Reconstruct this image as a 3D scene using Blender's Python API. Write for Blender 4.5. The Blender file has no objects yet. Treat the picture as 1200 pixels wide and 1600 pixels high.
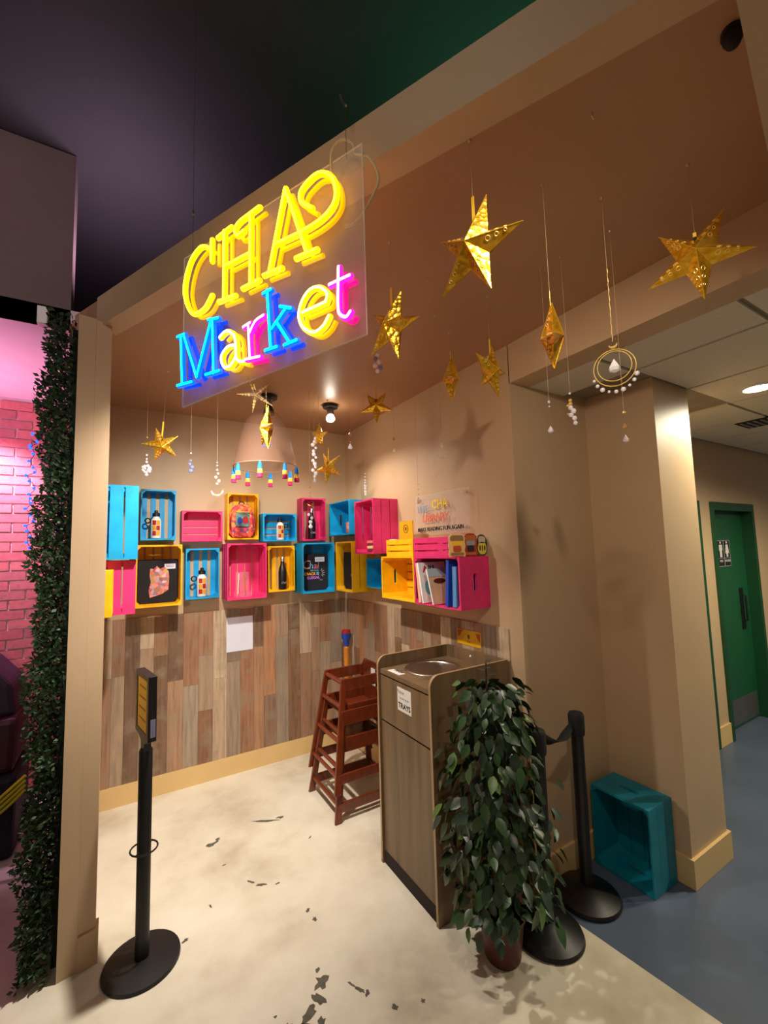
import bpy, math, random
import numpy as np
from mathutils import Matrix, Vector
random.seed(7)
SC = bpy.context.scene
COL = SC.collection
PI = math.pi

# ---------------------------------------------------------------- camera, world, lights, exposure
cam_d = bpy.data.cameras.new('camera'); cam = bpy.data.objects.new('camera', cam_d); COL.objects.link(cam)
cam_d.sensor_fit = 'HORIZONTAL'; cam_d.sensor_width = 36.0; cam_d.lens = 670.561 / 1200 * 36
cam_d.clip_start = 0.02
RT = Vector((0.85705112, -0.51447164, -0.02796992)); UP = Vector((-0.02065383, -0.08854803, 0.99585775)); FW = Vector((0.51481725, 0.85292331, 0.08651600))
cam.matrix_world = Matrix(((RT.x, UP.x, -FW.x, 0), (RT.y, UP.y, -FW.y, 0), (RT.z, UP.z, -FW.z, 1.875), (0, 0, 0, 1)))
SC.camera = cam

w = bpy.data.worlds.new('world'); SC.world = w; w.use_nodes = True
w.node_tree.nodes['Background'].inputs['Color'].default_value = (1.0, 0.80, 0.62, 1)
w.node_tree.nodes['Background'].inputs['Strength'].default_value = 0.075

def lamp(name, kind, loc, energy, color, size=0.05, aim=None, angle=140, blend=0.6):
    d = bpy.data.lights.new(name, kind); d.energy = energy; d.color = color
    if kind == 'AREA': d.size = size
    else: d.shadow_soft_size = size
    if kind == 'SPOT': d.spot_size = math.radians(angle); d.spot_blend = blend
    o = bpy.data.objects.new(name, d); COL.objects.link(o); o.location = loc
    if aim is not None:
        o.rotation_euler = (Vector(aim) - Vector(loc)).to_track_quat('-Z', 'Y').to_euler()
    return o

WARM = (1.0, 0.93, 0.84)
lamp('alcove_spot_hidden', 'SPOT', (0.42, 2.35, 2.91), 126, WARM, 0.035, (0.80, 3.35, 0.9), 140, 1.0)
lamp('alcove_floor_fill', 'SPOT', (0.42, 2.35, 2.91), 120, WARM, 0.04, (0.50, 3.15, 0.0), 62, 1.0)  # extra narrow beam added at the hidden spot to brighten the floor
lamp('alcove_spot_bulb', 'SPOT', (1.44, 3.20, 2.86), 16, WARM, 0.03, (1.3, 3.1, 0.0), 160, 0.6)
lamp('dining_room_fill', 'AREA', (-0.75, 0.2, 4.0), 6, (1.0, 0.90, 0.80), 0.7, (-0.1, 2.5, 1.0))  # unseen soft area light, general fill from the dining side
lamp('front_track_spot', 'SPOT', (0.74, 0.36, 2.93), 35, (1.0, 0.84, 0.68), 0.035, (2.1, 1.8, 1.5), 105, 1.0)
lamp('bulkhead_fill', 'SPOT', (-1.3, 0.5, 3.9), 26, (1.0, 0.76, 0.84), 0.1, (-0.9, 2.86, 3.75), 70, 0.9)  # added spot without a fixture, lifts the mauve bulkhead
lamp('end_post_fill', 'SPOT', (-0.62, 0.95, 1.95), 34, (1.0, 0.91, 0.82), 0.12, (-0.14, 2.56, 1.85), 72, 1.0)  # unseen spot added to brighten the end post
lamp('hall_fill_far', 'SPOT', (5.1, -0.2, 2.80), 120, (1.0, 0.90, 0.66), 0.07, (5.1, -0.2, 0.0), 165, 0.5)  # unseen second hall lamp, added to lift the wall and tiles
lamp('hall_downlight', 'SPOT', (3.48, 1.05, 2.80), 66, (1.0, 0.90, 0.66), 0.07, (3.48, 1.05, 0.0), 165, 0.5)
lamp('pink_stage_light', 'SPOT', (-1.05, 4.1, 3.05), 175, (1.0, 0.52, 0.90), 0.08, (-0.72, 4.5, 1.9), 72, 0.8)
lamp('pink_ceiling_fill', 'SPOT', (-1.3, 3.9, 2.3), 45, (1.0, 0.42, 0.80), 0.08, (-0.7, 3.9, 3.2), 120, 0.9)  # second pink spot added to brighten the side room ceiling
lamp('purple_ceiling_light', 'SPOT', (-0.05, 2.95, 3.45), 26, (0.78, 0.54, 0.76), 0.15, (-0.1, 3.0, 4.2), 165, 0.9)
lamp('green_ceiling_light', 'SPOT', (2.0, 1.6, 3.35), 20, (0.16, 0.85, 0.40), 0.08, (1.75, 1.2, 4.2), 150, 0.8)

SC.view_settings.view_transform = 'Standard'; SC.view_settings.look = 'None'
SC.view_settings.gamma = 1.0; SC.view_settings.use_curve_mapping = False
SC.view_settings.exposure = 0.7

# ---------------------------------------------------------------- helpers
def lin(c):
    r = []
    for v in c:
        v /= 255.0
        r.append(v / 12.92 if v <= 0.04045 else ((v + 0.055) / 1.055) ** 2.4)
    return tuple(r) + (1.0,)

class NT:
    def __init__(self, name):
        self.m = bpy.data.materials.new(name); self.m.use_nodes = True
        self.t = self.m.node_tree; self.b = self.t.nodes['Principled BSDF']
    def n(self, kind, **kw):
        x = self.t.nodes.new(kind)
        for k, v in kw.items():
            if k in x.inputs.keys(): x.inputs[k].default_value = v
            else: setattr(x, k, v)
        return x
    def l(self, a, ao, b, bi): self.t.links.new(a.outputs[ao], b.inputs[bi])
    def coords(self, scale=(1, 1, 1), kind='Object'):
        tc = self.n('ShaderNodeTexCoord'); mp = self.n('ShaderNodeMapping'); mp.inputs['Scale'].default_value = scale
        self.l(tc, kind, mp, 'Vector'); return mp
    def ramp(self, stops):
        r = self.n('ShaderNodeValToRGB'); e = r.color_ramp.elements
        while len(e) < len(stops): e.new(0.5)
        for i, (p, c) in enumerate(stops): e[i].position = p; e[i].color = c
        return r
    def bump(self, src, out, strength, dist=0.01):
        b = self.n('ShaderNodeBump'); b.inputs['Strength'].default_value = strength; b.inputs['Distance'].default_value = dist
        self.l(src, out, b, 'Height'); self.l(b, 'Normal', self.b, 'Normal')

def shade(c, k): return tuple(min(1, v * k) for v in c[:3]) + (1,)

def mat(name, rgb, rough=0.5, metal=0.0, vary=0.10, scale=6.0, stretch=(1, 1, 1), bump=0.0, spec=0.5, coat=0.0):
    N = NT(name); c = lin(rgb)
    mp = N.coords(stretch); nz = N.n('ShaderNodeTexNoise', Scale=scale, Detail=5.0)
    N.l(mp, 'Vector', nz, 'Vector')
    r = N.ramp([(0.3, shade(c, 1 - vary)), (0.7, shade(c, 1 + vary))])
    N.l(nz, 'Fac', r, 'Fac'); N.l(r, 'Color', N.b, 'Base Color')
    N.b.inputs['Roughness'].default_value = rough; N.b.inputs['Metallic'].default_value = metal
    N.b.inputs['Specular IOR Level'].default_value = spec
    if coat: N.b.inputs['Coat Weight'].default_value = coat
    if bump: N.bump(nz, 'Fac', bump, 0.004)
    return N.m

def glow(name, rgb, strength, base=None):
    N = NT(name)
    N.b.inputs['Base Color'].default_value = lin(base or rgb)
    N.b.inputs['Emission Color'].default_value = lin(rgb); N.b.inputs['Emission Strength'].default_value = strength
    return N.m

def clear(name, tint=(245, 245, 245), alpha=0.12, rough=0.06):
    N = NT(name); N.b.inputs['Base Color'].default_value = lin(tint); N.b.inputs['Roughness'].default_value = rough
    N.b.inputs['Alpha'].default_value = alpha
    return N.m

def random_ramp(name, stops, grain=(60, 60, 4), rough=0.6, contrast=0.35, bumpk=0.25, wear=0.0, offset=True):
    """each object picks its own tone (Object Info random); stretched noise is the grain"""
    N = NT(name)
    oi = N.n('ShaderNodeObjectInfo'); r = N.ramp(stops); r.color_ramp.interpolation = 'LINEAR'
    N.l(oi, 'Random', r, 'Fac')
    tc = N.n('ShaderNodeTexCoord'); add = N.n('ShaderNodeVectorMath', operation='ADD')
    sc = N.n('ShaderNodeVectorMath', operation='SCALE'); sc.inputs[0].default_value = (37, 53, 71)
    N.l(oi, 'Random', sc, 'Scale'); N.l(tc, 'Object', add, 0); N.l(sc, 'Vector', add, 1)
    mp = N.n('ShaderNodeMapping'); mp.inputs['Scale'].default_value = grain; N.l(add, 'Vector', mp, 'Vector')
    nz = N.n('ShaderNodeTexNoise', Scale=1.0, Detail=6.0, Roughness=0.65); N.l(mp, 'Vector', nz, 'Vector')
    g = N.ramp([(0.25, (1 - contrast,) * 3 + (1,)), (0.5, (1, 1, 1, 1)), (0.8, (1 + contrast * 0.6,) * 3 + (1,))])
    N.l(nz, 'Fac', g, 'Fac')
    mx = N.n('ShaderNodeMix', data_type='RGBA', blend_type='MULTIPLY'); mx.inputs['Factor'].default_value = 1.0
    N.l(r, 'Color', mx, 'A'); N.l(g, 'Color', mx, 'B')
    last = (mx, 'Result')
    if wear:
        n2 = N.n('ShaderNodeTexNoise', Scale=9.0, Detail=4.0); N.l(add, 'Vector', n2, 'Vector')
        r2 = N.ramp([(0.52, (0, 0, 0, 1)), (0.72, (wear,) * 3 + (1,))]); N.l(n2, 'Fac', r2, 'Fac')
        m2 = N.n('ShaderNodeMix', data_type='RGBA'); N.l(r2, 'Color', m2, 'Factor'); N.l(mx, 'Result', m2, 'A')
        m2.inputs['B'].default_value = lin((150, 136, 112)); last = (m2, 'Result')
    N.l(last[0], last[1], N.b, 'Base Color'); N.b.inputs['Roughness'].default_value = rough
    if bumpk: N.bump(nz, 'Fac', bumpk, 0.003)
    return N.m

class MB:
    def __init__(self): self.v = []; self.f = []
    def add(self, vs, fs):
        o = len(self.v); self.v += [tuple(p) for p in vs]; self.f += [tuple(i + o for i in q) for q in fs]; return self
    def box(self, x0, x1, y0, y1, z0, z1, R=None, c=None):
        vs = [(x0, y0, z0), (x1, y0, z0), (x1, y1, z0), (x0, y1, z0), (x0, y0, z1), (x1, y0, z1), (x1, y1, z1), (x0, y1, z1)]
        if R is not None:
            vs = [R @ Vector(p) + (Vector(c) if c is not None else Vector()) for p in vs]
        return self.add(vs, [(0, 3, 2, 1), (4, 5, 6, 7), (0, 1, 5, 4), (1, 2, 6, 5), (2, 3, 7, 6), (3, 0, 4, 7)])
    def prism(self, poly, h0, h1, fn=lambda x, y, h: (x, y, h)):
        n = len(poly)
        vs = [fn(x, y, h0) for x, y in poly] + [fn(x, y, h1) for x, y in poly]
        fs = [tuple(range(n - 1, -1, -1)), tuple(range(n, 2 * n))] + [(i, (i + 1) % n, n + (i + 1) % n, n + i) for i in range(n)]
        return self.add(vs, fs)
    def beam(self, a, b, w_, h_, up=(0, 0, 1)):
        """rectangular bar from a to b, w_ across, h_ along up"""
        a = Vector(a); b = Vector(b); d = (b - a).normalized(); s = d.cross(Vector(up)).normalized(); u = s.cross(d)
        vs = [p + s * (i * w_ / 2) + u * (j * h_ / 2) for p in (a, b) for i, j in ((-1, -1), (1, -1), (1, 1), (-1, 1))]
        return self.add(vs, [(0, 1, 2, 3), (7, 6, 5, 4), (0, 4, 5, 1), (1, 5, 6, 2), (2, 6, 7, 3), (3, 7, 4, 0)])
    def tube(self, pts, r, n=8, closed=False):
        pts = [Vector(p) for p in pts]; m = len(pts)
        rs = r if isinstance(r, (list, tuple)) else [r] * m
        prev = None; vs = []
        for i, p in enumerate(pts):
            a = pts[(i - 1) % m] if (i > 0 or closed) else p; b = pts[(i + 1) % m] if (i < m - 1 or closed) else p
            t = (b - a)
            t = t.normalized() if t.length > 1e-9 else Vector((0, 0, 1))
            if prev is None:
                q = Vector((0, 0, 1)) if abs(t.z) < 0.9 else Vector((1, 0, 0)); u = t.cross(q).normalized()
            else:
                u = (prev - t * prev.dot(t)); u = u.normalized() if u.length > 1e-6 else prev
            prev = u; v2 = t.cross(u)
            vs += [p + (u * math.cos(2 * PI * k / n) + v2 * math.sin(2 * PI * k / n)) * rs[i] for k in range(n)]
        fs = []
        for i in range(m if closed else m - 1):
            j = (i + 1) % m
            fs += [(i * n + k, i * n + (k + 1) % n, j * n + (k + 1) % n, j * n + k) for k in range(n)]
        if not closed: fs += [tuple(range(n - 1, -1, -1)), tuple(range((m - 1) * n, m * n))]
        return self.add(vs, fs)
    def lathe(self, prof, n=24, c=(0, 0, 0), cap=True):
        vs = [(c[0] + r * math.cos(2 * PI * k / n), c[1] + r * math.sin(2 * PI * k / n), c[2] + z) for r, z in prof for k in range(n)]
        fs = [(i * n + k, i * n + (k + 1) % n, (i + 1) * n + (k + 1) % n, (i + 1) * n + k) for i in range(len(prof) - 1) for k in range(n)]
        if cap: fs += [tuple(range(n - 1, -1, -1)), tuple(range((len(prof) - 1) * n, len(prof) * n))]
        return self.add(vs, fs)
    def ball(self, c, r, n=10, sz=1.0):
        prof = [(max(1e-4, r * math.sin(PI * i / (n // 2 + 1))), -r * sz * math.cos(PI * i / (n // 2 + 1))) for i in range(n // 2 + 2)]
        return self.lathe(prof, n, c)
    def build(self, name, m, parent=None, smooth=False, bevel=0.0):
        me = bpy.data.meshes.new(name); me.from_pydata(self.v, [], self.f)
        me.materials.append(m)
        if smooth: me.polygons.foreach_set('use_smooth', [True] * len(me.polygons))
        me.update()
        o = bpy.data.objects.new(name, me); COL.objects.link(o)
        if parent is not None: o.parent = parent
        if bevel:
            b = o.modifiers.new('bevel', 'BEVEL'); b.width = bevel; b.segments = 2; b.limit_method = 'ANGLE'
        if smooth and (bevel or True):
            try: me.set_sharp_from_angle(angle=math.radians(40))
            except Exception: pass
        return o

def tag(o, label, cat, group=None):
    o['label'] = label; o['category'] = cat
    if group: o['group'] = group
    return o

def empty(name, loc, rz=0.0, label=None, cat=None, group=None, rot=None):
    o = bpy.data.objects.new(name, None); COL.objects.link(o); o.location = loc
    o.rotation_euler = rot if rot is not None else (0, 0, rz); o.empty_display_size = 0.05
    if label: tag(o, label, cat, group)
    return o

def struct(o): o['kind'] = 'structure'; return o
def stuff(o): o['kind'] = 'stuff'; return o

def text(name, s, size, m, parent, loc, rot=(PI / 2, 0, 0), ext=0.0006, align='CENTER', bold=0.0, shear=0.0, sx=1.0):
    c = bpy.data.curves.new(name, 'FONT'); c.body = s; c.size = size; c.extrude = ext; c.align_x = align; c.offset = bold; c.shear = shear
    t = bpy.data.objects.new('tmp', c); COL.objects.link(t)
    dg = bpy.context.evaluated_depsgraph_get(); dg.update()
    me = bpy.data.meshes.new_from_object(t.evaluated_get(dg)); me.name = name
    bpy.data.objects.remove(t); bpy.data.curves.remove(c)
    me.materials.clear(); me.materials.append(m)
    o = bpy.data.objects.new(name, me); COL.objects.link(o); o.parent = parent; o.location = loc; o.rotation_euler = rot; o.scale = (sx, 1, 1)
    return o

def spline(pts, k=6):
    """Catmull-Rom through points"""
    p = [Vector(q) for q in pts]; out = []
    for i in range(len(p) - 1):
        a = p[max(i - 1, 0)]; b = p[i]; c = p[i + 1]; d = p[min(i + 2, len(p) - 1)]
        for j in range(k):
            t = j / k
            out.append(0.5 * ((2 * b) + (c - a) * t + (2 * a - 5 * b + 4 * c - d) * t * t + (3 * b - a - 3 * c + d) * t ** 3))
    out.append(p[-1]); return out

# ---------------------------------------------------------------- materials
M = {}
M['wall'] = mat('tan_wall_paint', (198, 168, 132), 0.48, vary=0.03, scale=3.0, bump=0.02)
M['ceil'] = mat('tan_ceiling_paint', (172, 132, 96), 0.38, vary=0.03, scale=2.0, bump=0.02)
M['trim'] = mat('cream_trim_paint', (222, 188, 128), 0.42, vary=0.04, scale=5.0)
M['dark_ceiling'] = mat('dark_ceiling_paint', (52, 48, 50), 0.8, vary=0.12, scale=1.2)
M['bulkhead'] = mat('mauve_bulkhead_paint', (112, 92, 92), 0.7, vary=0.05)
M['pink_ceiling'] = mat('white_side_ceiling_paint', (225, 205, 205), 0.6, vary=0.04)
M['mortar'] = mat('pale_mortar', (205, 180, 180), 0.9, vary=0.08, scale=20)
M['brick'] = random_ramp('red_brick', [(0.0, lin((190, 104, 104))), (0.5, lin((206, 122, 116))), (1.0, lin((170, 104, 104)))], (30, 30, 30), 0.85, 0.25, 0.4)
M['plank'] = random_ramp('reclaimed_plank_wood', [(0.0, lin((116, 90, 70))), (0.15, lin((176, 126, 90))), (0.3, lin((156, 140, 120))), (0.45, lin((134, 94, 70))), (0.6, lin((200, 176, 146))), (0.75, lin((156, 110, 82))), (0.9, lin((172, 150, 126))), (1.0, lin((112, 88, 72)))], (45, 45, 3.0), 0.55, 0.5, 0.25, wear=0.6)
M['laminate'] = random_ramp('walnut_laminate', [(0.0, lin((112, 90, 64))), (1.0, lin((120, 96, 68)))], (11, 11, 0.7), 0.42, 0.6, 0.05)
M['laminate_edge'] = mat('laminate_edge_band', (168, 138, 98), 0.4, vary=0.08, scale=8)
M['gap'] = mat('dark_joint', (30, 22, 16), 0.9)

def floor_mat():
    N = NT('worn_cream_concrete'); mp = N.coords()
    a = N.n('ShaderNodeTexNoise', Scale=2.2, Detail=6.0, Roughness=0.6); N.l(mp, 'Vector', a, 'Vector')
    r = N.ramp([(0.25, lin((182, 168, 144))), (0.5, lin((214, 204, 182))), (0.75, lin((228, 220, 202)))]); N.l(a, 'Fac', r, 'Fac')
    b = N.n('ShaderNodeTexNoise', Scale=14.0, Detail=8.0, Roughness=0.7); N.l(mp, 'Vector', b, 'Vector')
    s = N.ramp([(0.70, (0, 0, 0, 1)), (0.80, (0.75, 0.75, 0.75, 1))]); N.l(b, 'Fac', s, 'Fac')
    mx = N.n('ShaderNodeMix', data_type='RGBA'); N.l(s, 'Color', mx, 'Factor'); N.l(r, 'Color', mx, 'A'); mx.inputs['B'].default_value = lin((120, 108, 90))
    N.l(mx, 'Result', N.b, 'Base Color'); N.b.inputs['Roughness'].default_value = 0.42
    N.bump(b, 'Fac', 0.06, 0.004); return N.m
M['floor'] = floor_mat()
M['blue_floor'] = mat('blue_grey_floor_paint', (84, 96, 116), 0.38, vary=0.10, scale=3.0, bump=0.03)
M['chip'] = mat('exposed_dark_concrete', (92, 86, 72), 0.8, vary=0.35, scale=30)
M['tile'] = mat('ceiling_tile', (226, 216, 196), 0.9, vary=0.04, scale=60, bump=0.1)
M['tbar'] = mat('ceiling_grid_bar', (150, 138, 116), 0.6)
M['green'] = mat('green_door_paint', (16, 84, 50), 0.45, vary=0.08)
M['green_frame'] = mat('green_frame_paint', (14, 70, 40), 0.45, vary=0.08)
M['steel'] = mat('brushed_steel', (200, 196, 190), 0.28, 1.0, vary=0.06, scale=40, stretch=(1, 20, 1))
M['dark_steel'] = mat('dull_kick_plate', (120, 118, 118), 0.45, 0.7)
M['black'] = mat('black_powder_coat', (14, 12, 14), 0.42, vary=0.15, scale=30)
M['rubber'] = mat('black_rubber', (10, 10, 10), 0.7)
M['belt'] = mat('black_webbing', (16, 14, 14), 0.8, scale=200)
M['white'] = mat('white_plastic', (232, 228, 222), 0.4, vary=0.03)
M['paper'] = mat('white_paper', (226, 226, 240), 0.7, vary=0.02)
M['ink'] = mat('black_ink', (20, 18, 20), 0.7)
M['grey_ink'] = mat('grey_ink', (150, 146, 150), 0.7)
PAINT = {'blue': (4, 158, 214), 'pink': (222, 48, 112), 'yellow': (246, 184, 4), 'teal': (0, 122, 142)}
for k, c in PAINT.items():
    M[k] = mat(k + '_crate_paint', c, 0.5, vary=0.13, scale=5.0, stretch=(2, 2, 2), bump=0.05)
M['redwood'] = mat('mahogany_stained_wood', (106, 43, 20), 0.3, vary=0.28, scale=8, stretch=(4, 4, 1), coat=0.3)
M['gold'] = None
def foil():
    N = NT('gold_foil_paper'); mp = N.coords((1, 1, 1))
    v = N.n('ShaderNodeTexVoronoi', Scale=60.0); N.l(mp, 'Vector', v, 'Vector')
    nz = N.n('ShaderNodeTexNoise', Scale=22.0, Detail=3.0); N.l(mp, 'Vector', nz, 'Vector')
    r = N.ramp([(0.2, lin((190, 134, 24))), (0.5, lin((240, 186, 44))), (0.85, lin((255, 226, 120)))]); N.l(nz, 'Fac', r, 'Fac')
    N.l(r, 'Color', N.b, 'Base Color'); N.b.inputs['Metallic'].default_value = 0.85; N.b.inputs['Roughness'].default_value = 0.24
    N.bump(v, 'Distance', 0.35, 0.006); return N.m
M['gold'] = foil()
M['gold_plain'] = mat('gold_ribbon', (214, 168, 40), 0.35, 0.6)
M['ribbon'] = mat('golden_yellow_ribbon', (236, 190, 50), 0.45, 0.1)
M['brass'] = mat('gilded_wire', (224, 190, 110), 0.3, 0.5)
M['thread'] = mat('pale_thread', (170, 140, 110), 0.7)
M['crystal'] = clear('faceted_glass', (250, 246, 250), 0.5, 0.03)
M['crystal'].node_tree.nodes['Principled BSDF'].inputs['Specular IOR Level'].default_value = 1.0
M['blue_crystal'] = clear('smoky_blue_glass', (120, 130, 175), 0.6, 0.05)
M['pale_star'] = clear('sheer_silver_paper', (150, 130, 120), 0.10, 0.3)
M['amber_crystal'] = clear('amber_glass', (200, 150, 90), 0.6, 0.05)
M['acrylic'] = clear('clear_acrylic', (240, 240, 245), 0.07, 0.05)
M['sign_acrylic'] = clear('edge_lit_acrylic', (250, 250, 250), 0.14, 0.25)
M['acrylic_edge'] = clear('acrylic_cut_edge', (250, 240, 225), 0.75, 0.2)
M['leaf1'] = mat('dark_ficus_leaf', (30, 52, 29), 0.38, vary=0.25, scale=20)
M['leaf2'] = mat('mid_ficus_leaf', (46, 74, 36), 0.38, vary=0.25, scale=20)
M['leaf3'] = mat('grey_green_ficus_leaf', (50, 68, 54), 0.38, vary=0.25, scale=20)
M['leaf4'] = mat('fresh_ficus_leaf', (80, 112, 50), 0.4, vary=0.2, scale=20)
M['stem'] = mat('brown_bark', (70, 48, 30), 0.8, vary=0.2, scale=30)
M['pot'] = mat('rust_brown_plastic', (84, 30, 18), 0.5, vary=0.15)
M['soil'] = mat('dark_soil', (40, 28, 20), 0.95, vary=0.4, scale=80)
M['hedge_leaf'] = random_ramp('artificial_hedge_leaf', [(0, lin((40, 66, 34))), (1, lin((58, 84, 42)))], (9, 9, 9), 0.6, 0.5, 0)
M['hedge_back'] = mat('dark_hedge_mat', (20, 32, 18), 0.9)
M['amber_tape'] = mat('yellow_print', (220, 164, 0), 0.55, vary=0.08, scale=10)
M['red'] = mat('red_plastic', (176, 34, 30), 0.4)
M['orange_wood'] = mat('varnished_orange_wood', (206, 130, 40), 0.4, vary=0.2, scale=10)
M['blue_plastic'] = mat('royal_blue_plastic', (30, 70, 170), 0.4)

# ---------------------------------------------------------------- room
YB, XR, ZC = 3.994, 1.954, 3.085
fl = MB().add([(-5, -4, 0), (2.55, -4, 0), (2.03, 0.92, 0), (1.93, 1.78, 0), (1.93, 8, 0), (-5, 8, 0), (-5, -4, -0.1), (2.55, -4, -0.1), (2.03, 0.92, -0.1), (1.93, 1.78, -0.1), (1.93, 8, -0.1), (-5, 8, -0.1)],
    [(0, 1, 2, 3, 4, 5), (11, 10, 9, 8, 7, 6), (0, 6, 7, 1), (1, 7, 8, 2), (2, 8, 9, 3), (3, 9, 10, 4), (4, 10, 11, 5), (5, 11, 6, 0)]).build('floor', M['floor'])
struct(fl); fl['label'] = 'cream painted concrete floor with dark chips'
bf = MB().add([(2.55, -4, -0.002), (9, -4, -0.002), (9, 8, -0.002), (1.93, 8, -0.002), (1.93, 1.78, -0.002), (2.03, 0.92, -0.002),
    (2.55, -4, -0.1), (9, -4, -0.1), (9, 8, -0.1), (1.93, 8, -0.1), (1.93, 1.78, -0.1), (2.03, 0.92, -0.1)],
    [(0, 1, 2, 3, 4, 5), (11, 10, 9, 8, 7, 6), (0, 6, 7, 1), (1, 7, 8, 2), (2, 8, 9, 3), (3, 9, 10, 4), (4, 10, 11, 5), (5, 11, 6, 0)]).build('floor', M['blue_floor'])
struct(bf); bf['label'] = 'blue grey painted hallway floor'

def chip(cx, cy, lx, ly, ang, n=13, seed=0, parent=fl):
    rr = random.Random(seed)
    pts = []
    for k in range(n):
        a = 2 * PI * k / n; q = 0.45 + 0.75 * rr.random()
        x = lx * math.cos(a) * q; y = ly * math.sin(a) * q
        pts.append((cx + x * math.cos(ang) - y * math.sin(ang), cy + x * math.sin(ang) + y * math.cos(ang)))
    MB().prism(pts, 0.0002, 0.0009).build('paint_chip', M['chip'], parent)
chips = [(0.88, 3.19, 0.10, 0.014, -0.5), (0.98, 3.17, 0.03, 0.016, -0.3), (0.52, 3.14, 0.04, 0.022, 0.2), (0.56, 3.17, 0.022, 0.014, 1.0), (0.66, 2.67, 0.03, 0.010, -0.9), (0.70, 2.62, 0.035, 0.009, -0.5), (0.78, 2.58, 0.014, 0.007, 0),
    (0.86, 2.31, 0.022, 0.013, 0.8), (0.87, 2.24, 0.012, 0.018, 0.2), (0.775, 1.92, 0.042, 0.034, 0.6), (0.735, 1.86, 0.020, 0.040, 0.3), (0.78, 1.98, 0.014, 0.012, 0), (0.68, 1.83, 0.045, 0.026, 0.4), (0.63, 1.79, 0.05, 0.022, -0.3), (0.71, 1.77, 0.03, 0.016, 0.9), (0.585, 1.83, 0.022, 0.016, 0),
    (0.90, 1.80, 0.010, 0.035, 0.5), (0.92, 1.77, 0.018, 0.010, 0.9), (0.88, 1.84, 0.006, 0.03, 0.4), (0.56, 1.89, 0.008, 0.007, 0), (0.29, 2.47, 0.016, 0.010, 0.4), (0.99, 1.66, 0.012, 0.02, 0.5), (1.10, 1.62, 0.010, 0.012, 0), (0.55, 2.9, 0.012, 0.006, 0), (1.08, 2.85, 0.02, 0.005, 0.7), (0.43, 2.62, 0.006, 0.016, 0.3)]
for i, c in enumerate(chips): chip(*c, seed=i)

def wallbox(name, label, m, *b, parent=None):
    o = MB().box(*b).build(name, m, parent); struct(o); o['label'] = label; return o
wb = wallbox('wall_back', 'tan painted back wall of the alcove', M['wall'], -0.20, 1.96, YB, YB + 0.12, 0, ZC + 0.1)
wr = wallbox('wall_right', 'tan right wall block with the ochre return towards the hall', M['wall'], XR, 3.15, 1.74, YB + 0.12, 0, ZC + 0.1)
wp = wallbox('wall_pillar', 'tan square pillar beside the blue crate', M['wall'], 2.68, 3.104, 1.297, 1.745, 0, 2.86)
wh = wallbox('wall_header', 'tan header beam above the hallway opening', M['wall'], XR, 2.12, -0.2, 1.745, 2.847, ZC + 0.1)
wl = wallbox('wall_left', 'thin left wall of the alcove behind the end post', M['wall'], -0.222, -0.172, 2.62, YB + 0.1, 0, 3.09)
ep = MB().prism([(-0.224, 2.548), (-0.150, 2.564), (-0.150, 2.640), (-0.224, 2.640)], 0, 3.10).prism([(-0.1497, 2.5655), (-0.084, 2.578), (-0.084, 2.640), (-0.1497, 2.640)], 0, 3.094).build('wall_end', M['wall'])
struct(ep); ep['label'] = 'narrow tan end post of the left wall beside the hedge'
bbm = MB().prism([(-0.1495, 2.553), (-0.072, 2.568), (-0.072, 2.640), (-0.084, 2.640), (-0.084, 2.5786), (-0.1495, 2.566)], 0, 0.15).build('baseboard_left', M['wall']); struct(bbm); bbm['label'] = 'short baseboard on the end post'

# alcove ceiling slab and its fascia
BEAM = [(-0.42, 3.15), (1.03, 0.29)]
ceil = MB().prism([(-0.30, YB + 0.1), (-0.30, 2.92), (1.05, 0.26), (XR + 0.1, 0.45), (XR + 0.1, YB + 0.1)][::-1], ZC, ZC + 0.15).build('ceiling', M['ceil']); struct(ceil); ceil['label'] = 'glossy tan alcove ceiling'
bd = (Vector((1.115, 0.12, 0)) - Vector((-0.13, 2.585, 0))).normalized(); bn = Vector((bd.y, -bd.x, 0))   # bn points at the dining side
a = Vector((-0.155, 2.63, 0)); b = Vector((1.20, -0.05, 0)); inn = -bn * 0.10
fas = MB().add([(a.x, a.y, ZC - 0.001), (b.x, b.y, ZC - 0.001), (b.x + inn.x, b.y + inn.y, ZC - 0.001), (a.x + inn.x, a.y + inn.y, ZC - 0.001), (a.x, a.y, 3.25), (b.x, b.y, 3.25), (b.x + inn.x, b.y + inn.y, 3.25), (a.x + inn.x, a.y + inn.y, 3.25)],
    [(0, 3, 2, 1), (4, 5, 6, 7), (0, 1, 5, 4), (1, 2, 6, 5), (2, 3, 7, 6), (3, 0, 4, 7)]).build('trim_1', M['wall']); struct(fas); fas['label'] = 'slanting tan fascia beam above the alcove opening'
sof = MB().prism([(0.62, 0.188), (2.05, 0.488), (2.11, 0.19), (0.68, -0.11)][::-1], 2.847, ZC + 0.1).build('trim_2', M['wall']); struct(sof); sof['label'] = 'dropped tan soffit at the top right'
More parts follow.
